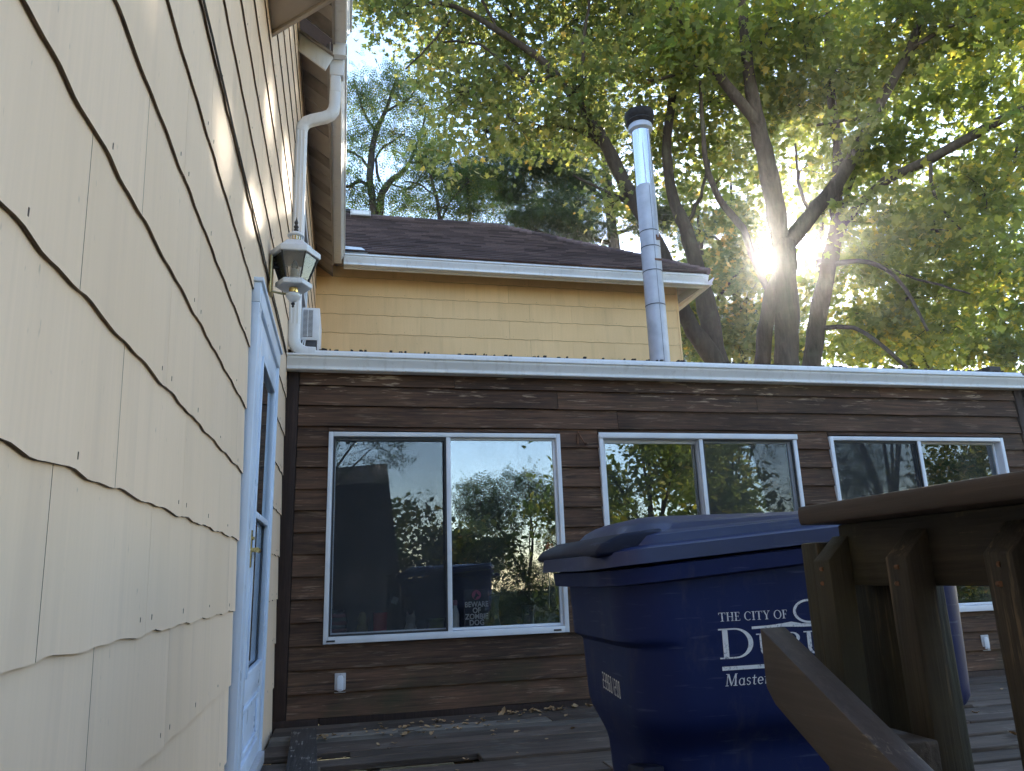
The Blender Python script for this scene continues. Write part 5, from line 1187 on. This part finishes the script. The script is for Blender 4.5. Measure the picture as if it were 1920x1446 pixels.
TREE_BARE_LOCUST = ([[(1.27,13.58,6.09,0.122),(1.22,13.58,10.58,0.11),(1.4,13.57,11.49,0.089),(1.8,13.55,11.93,0.067),(2.03,13.53,12.27,0.053),(2.36,13.5,13.23,0.031),(2.52,13.48,14.11,0.023)],[(1.13,13.39,6.03,0.121),(1.04,13.39,10.47,0.102),(0.93,13.39,11.67,0.096),(1.08,13.39,13.02,0.082),(1.33,13.38,13.72,0.06),(1.56,13.37,14.52,0.046),(1.66,13.36,15.06,0.023)],[(0.96,13.39,11.35,0.059),(0.63,13.3,11.43,0.051),(0.32,13.2,11.18,0.043),(-0.24,13.09,11.39,0.036),(-0.81,12.96,11.89,0.021)],[(0.94,13.39,11.84,0.044),(0.58,13.5,12.36,0.037),(0.22,13.6,12.55,0.03),(-0.16,13.59,13.01,0.022)],[(1.2,13.38,11.53,0.044),(1.1,13.49,12.24,0.037),(1.46,13.57,12.83,0.03),(1.91,13.54,13.2,0.023)],[(1.08,13.39,13.02,0.045),(0.7,13.4,13.83,0.038),(0.46,13.4,14.67,0.023)],[(1.33,13.38,13.72,0.038),(1.88,13.14,13.97,0.03),(2.32,13.0,14.62,0.023)],[(2.03,13.53,12.27,0.038),(2.51,13.49,12.38,0.03),(3.04,13.42,12.9,0.023)],[(1.55,13.57,11.58,0.03),(2.06,13.53,11.44,0.022),(2.36,13.5,11.87,0.019)]],
 [(0.7,13.4,14.18,0.6,0.9,0.76,330),(1.65,13.16,14.47,0.68,0.8,0.61,300),(2.34,13.3,13.96,0.61,0.8,0.69,260),(0.43,13.5,12.85,0.6,0.8,0.6,220),(1.61,13.56,13.19,0.76,0.8,0.61,240),(2.51,13.49,12.72,0.68,0.8,0.68,240),(0.46,13.3,11.25,0.58,0.7,0.58,190),(2.06,13.53,11.52,0.75,0.8,0.52,220),(1.04,13.59,10.98,0.88,0.8,0.37,120),(-0.53,12.98,11.77,0.85,1.0,0.99,300)])
TREE_SLIM_TREE = ([[(2.8,12.44,5.82,0.08),(2.74,12.45,9.89,0.056),(2.61,12.47,10.82,0.05),(2.47,12.48,11.45,0.036),(2.33,12.5,12.09,0.022)],[(2.73,12.45,9.97,0.035),(3.1,12.4,10.67,0.028),(3.52,12.33,11.15,0.021)],[(2.61,12.47,10.75,0.028),(2.19,12.51,11.05,0.021),(1.84,12.54,11.11,0.018)],[(3.24,12.88,5.95,0.068),(3.59,12.83,10.23,0.043),(3.55,12.83,11.27,0.037),(3.77,12.8,12.26,0.022)]],
 [(2.4,12.49,11.61,0.64,0.8,0.57,260),(3.42,12.55,11.26,0.65,0.8,0.58,300),(2.81,12.44,10.36,0.71,0.7,0.35,240),(3.74,12.8,10.54,0.58,0.7,0.36,240),(1.86,12.84,10.49,0.57,0.6,0.29,140)])
TREE_YARD_MAPLE = ([[(15.43,9.3,1.45,0.207),(15.83,8.87,5.2,0.169),(15.91,8.79,6.52,0.137),(15.98,8.7,7.61,0.116),(15.96,8.72,8.19,0.106),(15.92,8.78,8.79,0.08),(15.66,9.06,9.35,0.055),(15.39,9.34,9.93,0.028)],[(15.97,8.72,7.34,0.079),(16.29,8.66,8.18,0.066),(16.66,8.54,8.87,0.053),(16.98,8.31,9.52,0.033)],[(15.83,8.87,5.33,0.064),(15.98,8.41,5.66,0.057),(16.14,7.91,5.71,0.037)],[(15.92,8.77,6.66,0.052),(15.58,9.13,7.19,0.04),(15.3,9.42,7.58,0.027)],[(13.56,9.68,2.75,0.144),(13.81,9.46,5.3,0.114),(13.72,9.55,6.14,0.098),(13.75,9.52,7.25,0.073),(13.8,9.47,8.38,0.047),(13.83,9.45,9.25,0.027)],[(14.1,9.2,5.34,0.09),(14.01,9.55,5.94,0.072),(13.92,9.9,6.47,0.047)]],
 [(15.61,9.1,8.92,0.95,1.4,0.68,520),(16.64,8.57,9.33,0.81,1.4,0.74,520),(15.9,8.8,7.93,1.06,1.4,0.66,620),(14.98,9.04,6.99,1.05,1.4,0.66,620),(16.14,8.53,6.72,0.77,1.3,0.77,520),(13.87,9.41,8.36,0.81,1.3,0.81,480),(13.54,9.7,7.02,0.8,1.2,0.67,420),(13.95,9.33,5.94,1.04,1.3,0.58,600),(15.24,8.77,5.81,1.15,1.4,0.57,700),(13.06,10.1,6.01,0.8,1.2,0.53,350),(15.39,7.86,5.28,0.72,1.2,0.6,420),(14.75,9.26,9.53,0.96,1.3,0.68,480),(16.42,7.42,7.11,0.86,1.5,1.47,800),(12.82,10.93,6.55,0.56,1.0,0.7,200)])
TREE_FAR_PINE = ([[(12.23,15.49,1.9,0.213),(12.66,15.25,6.86,0.179),(12.74,15.2,8.64,0.152),(12.81,15.16,10.48,0.123),(12.89,15.11,12.38,0.062),(12.98,15.06,13.75,0.027)],[(12.73,15.21,8.28,0.069),(11.86,15.47,8.69,0.052),(11.19,15.6,8.89,0.026)],[(12.76,15.19,8.63,0.069),(13.28,14.63,8.73,0.042),(13.7,14.11,8.65,0.025)],[(12.8,15.17,9.55,0.061),(11.98,15.41,10.16,0.044),(11.5,15.55,10.28,0.026)],[(12.82,15.15,10.29,0.052),(13.43,14.77,10.73,0.035),(13.71,14.59,10.76,0.026)],[(12.86,15.13,11.04,0.053),(12.11,15.34,11.66,0.035),(11.61,15.49,11.7,0.027)],[(12.69,15.23,7.56,0.068),(11.78,15.51,7.8,0.051),(10.97,15.72,7.92,0.026)],[(12.69,15.23,7.56,0.068),(13.44,14.53,7.55,0.05),(13.98,13.92,7.55,0.025)]],
 [(11.53,15.54,8.85,1.04,0.9,0.31,300),(13.41,14.54,8.72,0.93,0.9,0.27,220),(11.84,15.49,10.18,0.97,0.9,0.35,300),(13.08,14.99,10.05,0.87,0.9,0.35,240),(11.96,15.42,11.65,0.89,0.9,0.39,280),(11.45,15.58,7.84,1.2,0.9,0.34,360),(13.38,14.44,7.52,1.33,0.9,0.33,360),(12.78,15.17,8.27,1.03,1.0,0.34,280),(12.73,15.21,10.87,0.79,0.9,0.44,240),(11.24,15.58,9.44,0.7,0.8,0.35,180),(12.93,15.08,12.37,0.5,0.8,0.64,160)])
TREE_BACK_MAPLE = ([[(10.3,13.7,1.82,0.154),(10.62,13.53,6.33,0.138),(10.65,13.51,7.95,0.109),(10.73,13.47,9.62,0.08),(10.74,13.47,11.01,0.048),(10.77,13.45,12.26,0.025)],[(10.65,13.51,7.95,0.063),(11.18,13.1,8.82,0.047),(11.63,12.72,9.35,0.023)],[(10.65,13.51,6.97,0.062),(10.15,13.66,7.65,0.047),(9.64,13.47,8.55,0.023)],[(12.91,12.71,1.71,0.139),(13.33,12.42,6.1,0.12),(13.46,12.32,7.66,0.091),(13.71,12.14,9.56,0.07),(13.99,11.92,11.18,0.047),(14.07,11.86,12.55,0.024)],[(13.56,12.25,8.28,0.054),(14.15,11.79,8.95,0.038),(14.64,11.39,9.46,0.023)]],
 [(10.41,13.08,11.32,0.95,1.2,0.79,330),(11.2,13.21,10.05,0.95,1.2,0.87,460),(12.05,13.28,11.02,0.81,1.2,0.73,380),(12.19,13.19,9.59,0.72,1.2,0.72,340),(11.44,12.48,8.26,0.83,1.2,0.76,380),(10.35,13.11,8.94,0.77,1.2,0.7,330),(9.94,13.32,7.21,0.92,1.2,0.76,420),(11.14,12.66,6.88,0.75,1.2,0.67,360),(13.53,12.27,8.29,0.69,1.2,0.92,340),(13.16,12.54,6.92,0.76,1.2,0.61,300),(13.9,11.99,10.86,0.7,1.2,0.78,240),(14.66,11.37,11.8,0.93,1.2,0.7,320),(12.15,12.02,11.94,0.78,1.2,0.78,240),(9.07,12.63,8.2,0.59,1.2,0.89,260),(12.9,11.5,13.44,1.09,1.4,0.94,330),(14.62,11.41,9.3,0.9,1.3,0.9,420),(11.35,12.53,13.04,0.96,1.3,0.8,300),(8.87,12.73,11.01,0.77,1.2,0.77,300)])
def smooth_path(pts, sub=3):
    """Catmull-Rom through the limb's joints, with a little wander"""
    P = [np.array(p, float) for p in pts]; out = []
    for i in range(len(P)-1):
        a, b, c, d = P[max(i-1, 0)], P[i], P[i+1], P[min(i+2, len(P)-1)]
        for j in range(sub):
            t = j/sub
            q = 0.5*((2*b)+(c-a)*t+(2*a-5*b+4*c-d)*t*t+(3*b-a-3*c+d)*t**3)
            q[3] = max(0.004, b[3]+(c[3]-b[3])*t); out.append(q)
    out.append(P[-1]); return out
def tree_wood(limbs, name, mat, parent, extra=(), flare=True):
    mb = MB()
    for li, l in enumerate(limbs):
        p = smooth_path(l, 4)
        k = 14 if l[0][3] > 0.12 else (9 if l[0][3] > 0.05 else 6)
        pts = []
        for i, q in enumerate(p):
            wob = 0.05*q[3] if k > 6 else 0.25*q[3]+0.01
            pts.append((q[0]+random.gauss(0, wob), q[1]+random.gauss(0, wob), q[2]))
        mb.tube(pts, [q[3]*random.uniform(0.94, 1.07) for q in p], k, jit=0.05 if k > 6 else 0)
    for a, b, r in extra: mb.tube([a, (np.array(a)+np.array(b))/2+np.array([random.gauss(0, .05) for _ in range(3)]), b], [r, r*0.7, r*0.3], 4, cap=False)
    return mb.build(name, mat, parent, smooth=True, angle=70)

MAPLE_HALF = [(0.0, 0.0), (0.20, -0.03), (0.46, 0.10), (0.27, 0.30), (0.52, 0.66), (0.19, 0.60), (0.0, 1.0)]
def leaf_template(kind):
    if kind == 'maple':
        n = len(MAPLE_HALF); v = [(x, y, 0.16*abs(x)-0.10*y*y) for x, y in MAPLE_HALF]+[(-x, y, 0.16*abs(x)-0.10*y*y) for x, y in MAPLE_HALF[1:-1]]
        left = [0]+list(range(n, n+n-2))+[n-1]
        return np.array(v), [list(range(n)), left[::-1]]
    if kind == 'oval':
        v = [(0, 0, 0), (0.27, 0.32, 0.05), (0.22, 0.72, 0.02), (0, 1, -0.06), (-0.22, 0.72, 0.02), (-0.27, 0.32, 0.05)]
        return np.array(v), [[0, 1, 2, 3], [0, 3, 4, 5]]
    if kind == 'locust':
        v = []; f = []
        for i in range(7):
            t = 0.1+0.13*i; s = 1 if i % 2 else -1; o = len(v)
            v += [(0, t, -0.15*t*t), (s*0.16, t+0.03, -0.15*t*t-0.03), (s*0.26, t+0.12, -0.15*t*t-0.06), (s*0.08, t+0.10, -0.15*t*t-0.02)]; f.append([o, o+1, o+2, o+3])
        o = len(v); v += [(-0.008, 0, 0), (0.008, 0, 0), (0.004, 1, -0.16), (-0.004, 1, -0.16)]; f.append([o, o+1, o+2, o+3])
        return np.array(v), f
    if kind == 'needle':
        r = random.Random(1); v = []; f = []
        for i in range(13):
            a = r.uniform(0, 2*PI); b = r.uniform(0.1, 1.25); d = np.array([math.cos(a)*math.sin(b), math.cos(b), math.sin(a)*math.sin(b)])
            s = np.cross(d, [0.3, 0.2, 0.9]); s /= np.linalg.norm(s); w_ = 0.030; o = len(v)
            v += [tuple(-s*w_), tuple(s*w_), tuple(d)]; f.append([o, o+1, o+2])
        return np.array(v), f
SUN_GAPS = [((0.425, -5.4, 0.85), 0.20), ((0, -3.7, 2.2), 0.20), ((0, -3.0, 2.3), 0.16), ((0, -2.65, 2.35), 0.17), ((0, -2.2, 2.45), 0.13), ((0, -1.9, 3.2), 0.2), ((0, -0.8, 3.55), 0.22), ((0, 0.2, 3.7), 0.2), ((0, 1.0, 3.75), 0.2)]
def foliage(name, clumps, kind, size, mat, parent, per=26, spread=0.30, seed=0, flat=0.5, tint=(0.4, 0.22), wood=None, droop=0.5, origin=(0, 0, 0)):
    """one mesh of leaf-sized faces gathered in sprays that fill the clumps"""
    g = np.random.default_rng(seed); tv, tf = leaf_template(kind); nv = len(tv)
    C0, T0 = [], []; twigs = []
    for cx, cy, cz, rx, ry, rz, n in clumps:
        nc = max(1, int(n/per))
        d = g.normal(size=(nc, 3)); d /= np.linalg.norm(d, axis=1)[:, None]
        rr_ = g.random(nc)**0.45
        cc = np.array([cx, cy, cz])+d*rr_[:, None]*np.array([rx, rx*0.5+ry*0.5, rz])
        ct = g.normal(0, tint[1]*1.0, nc)
        for i in range(nc):
            m = max(3, int(per*g.uniform(0.5, 1.5)))
            p = cc[i]+g.normal(size=(m, 3))*np.array([spread, spread, spread*flat])
            C0.append(p); T0.append(np.clip(tint[0]+ct[i]+g.normal(0, tint[1], m), 0, 1))
            if i % 3 == 0: twigs.append(((cx, cy, cz), tuple(cc[i]), 0.012))
    P = np.concatenate(C0); T = np.concatenate(T0)
    W_ = P+(np.array(origin))                       # leaves cut out along sun rays to place the sun glimpse and wall dapples
    keep = np.ones(len(P), bool)
    for q, r in SUN_GAPS:
        d = W_-np.array(q); s_ = np.array(SUN_DIR); dd = d-np.outer(d@s_, s_)
        keep &= np.linalg.norm(dd, axis=1) > r*(0.75+0.5*g.random(len(P)))
    P, T = P[keep], T[keep]; n = len(P)
    nz = g.normal(size=(n, 3)); nz[:, 2] = np.abs(nz[:, 2])+0.35; nz /= np.linalg.norm(nz, axis=1)[:, None]
    tip = g.normal(size=(n, 3)); tip[:, 2] -= droop; tip -= nz*np.sum(tip*nz, axis=1)[:, None]; tip /= np.linalg.norm(tip, axis=1)[:, None]
    sx = np.cross(tip, nz); s = size*g.uniform(0.55, 1.45, n)
    V = P[:, None, :]+(sx[:, None, :]*tv[None, :, 0:1]+tip[:, None, :]*tv[None, :, 1:2]+nz[:, None, :]*tv[None, :, 2:3])*s[:, None, None]
    V = V.reshape(-1, 3)
    lens = np.array([len(f) for f in tf]); flat_i = np.concatenate([np.array(f) for f in tf])
    idx = (flat_i[None, :]+(np.arange(n)*nv)[:, None]).reshape(-1)
    ls = np.concatenate([[0], np.cumsum(lens)[:-1]]); per_l = int(lens.sum())
    starts = (ls[None, :]+(np.arange(n)*per_l)[:, None]).reshape(-1)
    me = bpy.data.meshes.new(name); me.vertices.add(len(V)); me.vertices.foreach_set('co', V.astype(np.float32).ravel())
    me.loops.add(len(idx)); me.loops.foreach_set('vertex_index', idx.astype(np.int32))
    me.polygons.add(len(starts)); me.polygons.foreach_set('loop_start', starts.astype(np.int32))
    at_ = me.attributes.new('tint', 'FLOAT', 'FACE'); at_.data.foreach_set('value', np.repeat(T, len(tf)).astype(np.float32))
    me.materials.append(M[mat]); me.update(calc_edges=True); me.validate()
    o = link(name, me, parent); return o, twigs

def tree(spec, name, label, kind, size, leaf_mat, seed, bark='bark', cat='tree', group=None, more=1.7, **kw):
    limbs, clumps = spec; b = limbs[0][0]
    t = thing(name, label, cat, (b[0], b[1], -0.95), group)
    off = np.array([b[0], b[1], -0.95])
    lb = [[(p[0]-off[0], p[1]-off[1], p[2]-off[2], p[3]) for p in l] for l in limbs]
    # carry trunks down to the ground
    for l in lb:
        if l[0][2] < 3.5 and l[0][3] > 0.1 : l.insert(0, (l[0][0]*1.0, l[0][1], min(0.0, l[0][2]-0.5), l[0][3]*1.1))
    cb = [(c[0]-off[0], c[1]-off[1], c[2]-off[2])+tuple(c[3:6])+(c[6]*more,) for c in clumps]
    fo, tw = foliage('crown', cb, kind, size, leaf_mat, t, seed=seed, origin=tuple(off), **kw)
    tree_wood(lb, 'trunk', bark, t, extra=tw)
    return t
tree(TREE_SILVER_MAPLE, 'maple_tree', 'great maple with twin grey trunks standing in front of the low sun', 'maple', 0.135, 'leaf_maple', 1, tint=(0.45, 0.20), more=1.35)
tree(TREE_TALL_MAPLE, 'maple_tree', 'leaning maple trunk just right of the sun with a limb reaching out right', 'maple', 0.135, 'leaf_maple', 2, tint=(0.45, 0.22), more=1.3)
tree(TREE_FORKED_MAPLE, 'maple_tree', 'spreading maple left of and behind the metal flue with two splayed trunks', 'maple', 0.108, 'leaf_olive', 3, bark='bark_dark', tint=(0.36, 0.22), droop=0.9, more=1.5)
tree(TREE_PINE, 'pine_tree', 'dark pine with level needle sprays behind the roof hip', 'needle', 0.21, 'needle', 4, bark='bark_dark', tint=(0.45, 0.2), per=18, spread=0.26, flat=0.4, more=3.2)
tree(TREE_BARE_LOCUST, 'locust_tree', 'thin forked locust with feathery leaves beside the eave', 'locust', 0.26, 'leaf_locust', 5, bark='bark_dark', per=10, spread=0.28, droop=1.0, more=2.2)
tree(TREE_SLIM_TREE, 'slim_tree', 'slim sparse tree behind the middle of the roof ridge', 'locust', 0.24, 'leaf_locust', 6, bark='bark_dark', per=10, spread=0.28, droop=0.8, more=2.2)
tree(TREE_YARD_MAPLE, 'yard_tree', 'broad leafy tree at the far right behind the sunroom gutter', 'maple', 0.15, 'leaf_maple', 7, bark='bark_dark', tint=(0.46, 0.22), more=1.5)
tree(TREE_BACK_MAPLE, 'yard_tree', 'hazy leafy tree in the background between the trunks of the big maples', 'maple', 0.15, 'leaf_olive', 9, bark='bark_dark', tint=(0.42, 0.22), more=2.3)
tree(TREE_FAR_PINE, 'pine_tree', 'dark distant pine low between the maple trunks', 'needle', 0.22, 'needle', 8, bark='bark_dark', tint=(0.4, 0.2), per=18, spread=0.30, flat=0.5, more=4.0)

# trees and shrubs across the yard behind the viewer: they stand in the windows as reflections
def yard_tree(name, label, x, y, h, r, seed, leaf='leaf_maple', kind='oval', size=0.16, n=2600, low=0.35, cat='tree', tint=(0.5, 0.22)):
    g = random.Random(seed); t = thing(name, label, cat, (x, y, -0.95))
    limbs = [[(0, 0, 0, 0.02*r+0.03), (g.uniform(-.1, .1), g.uniform(-.1, .1), h*0.35, 0.014*r+0.02), (g.uniform(-.3, .3), g.uniform(-.3, .3), h*0.65, 0.008*r+0.015), (g.uniform(-.4, .4), g.uniform(-.4, .4), h*0.95, 0.01)]]
    cl = []
    for i in range(13):
        a = g.uniform(0, 2*PI); q = r*g.uniform(0.25, 0.75); z = h*(low+(0.95-low)*g.random()); k = 0.55*r*(1.1-0.5*(z/h))
        cl.append((q*math.cos(a), q*math.sin(a), z, k, k, k*0.75, n//13))
        limbs.append([(0, 0, h*0.3, 0.014*r), (q*0.5*math.cos(a), q*0.5*math.sin(a), (z+h*0.35)/2, 0.01*r), (q*math.cos(a), q*math.sin(a), z, 0.008)])
    fo, tw = foliage('crown', cl, kind, size, leaf, t, seed=seed, tint=tint, per=24, spread=0.30)
    tree_wood(limbs, 'trunk', 'bark', t, extra=tw)
    return t
yard_tree('yard_tree', 'tall sunlit tree mirrored in the left pane of the middle window', 8.6, -13.5, 8.0, 3.4, 31, n=30000, low=0.08, size=0.18)
yard_tree('yard_tree', 'tree mirrored in the screened pane of the middle window', 11.8, -15.5, 8.5, 3.2, 32, n=24000, low=0.10, size=0.18)
yard_tree('yard_tree', 'dark open tree mirrored in the third window', 16.8, -14.5, 9.5, 3.8, 33, leaf='leaf_locust', kind='locust', size=0.32, n=7000, low=0.25)
yard_tree('yard_tree', 'added tree that darkens the mirrored right edge of the third window', 20.2, -13.2, 9.0, 3.7, 34, leaf='leaf_olive', n=22000, low=0.06, size=0.18)  # put behind the viewer to darken this pane's reflection
yard_tree('shrub', 'bushy evergreen mirrored right of centre in the first window', 6.5, -19.5, 5.0, 2.4, 35, leaf='leaf_locust', kind='locust', size=0.34, n=5000, low=0.12, cat='shrub')
yard_tree('shrub', 'bushy evergreen mirrored at the right edge of the first window', 9.4, -20.5, 5.3, 2.2, 36, leaf='leaf_locust', kind='locust', size=0.34, n=4600, low=0.12, cat='shrub')
yard_tree('shrub', 'low olive bush mirrored left of centre in the first window', 3.9, -18.5, 3.9, 2.2, 37, leaf='leaf_olive', kind='oval', size=0.2, n=5000, low=0.12, cat='shrub')
yard_tree('shrub', 'low olive bush mirrored beside the dark shed in the first window', 1.6, -20.0, 3.6, 2.0, 38, leaf='leaf_olive', kind='oval', size=0.2, n=4500, low=0.12, cat='shrub')
ho = yard_tree('yard_tree', 'feathery tree hanging over at the top left of the first window reflection', -0.8, -12.6, 8.6, 3.2, 39, leaf='leaf_locust', kind='locust', size=0.30, n=3400, low=0.56)
# dark steep-roofed outbuilding across the yard
shd = thing('shed', 'dark steep-walled shed mirrored in the left pane of the first window', 'shed', (0.9, -13.2, -0.95))
M['shed_dark'] = simple('black_brown_stain', (0.028, 0.026, 0.028), 0.8, var=0.15, scale=4)
mb = MB(); v = []
for y in (0.0, -3.0): v += [(-1.6, y, 0), (1.15, y, 0), (0.62, y, 4.15), (-1.6, y, 4.05)]
mb.add(v, [(0, 1, 2, 3), (7, 6, 5, 4), (0, 4, 5, 1), (1, 5, 6, 2), (2, 6, 7, 3), (3, 7, 4, 0)]); mb.build('wall', 'shed_dark', shd)
mb = MB(); v = []
for y in (0.06, -3.0): v += [(-1.6, y, 4.06), (0.62, y, 4.16), (0.56, y, 4.62), (-1.6, y, 4.44)]
mb.add(v, [(0, 1, 2, 3), (7, 6, 5, 4), (0, 4, 5, 1), (1, 5, 6, 2), (2, 6, 7, 3), (3, 7, 4, 0)]); mb.build('roof', 'soffit', shd)

# ------------------------------------------------------------------ scattering air added to imitate lens glare round the low sun
hz = N('sun_glare_haze'); pv = hz.n('ShaderNodeVolumePrincipled'); pv.inputs['Density'].default_value = 0.0010
pv.inputs['Color'].default_value = (0.97, 0.98, 1.0, 1); pv.inputs['Anisotropy'].default_value = 0.92
hz.l(pv.outputs[0], hz.out.inputs['Volume'])
ho_ = MB().box(-92, 92, -92, 92, -1.95, 20.0).build('added_glare_haze', hz.m); ho_['kind'] = 'stuff'
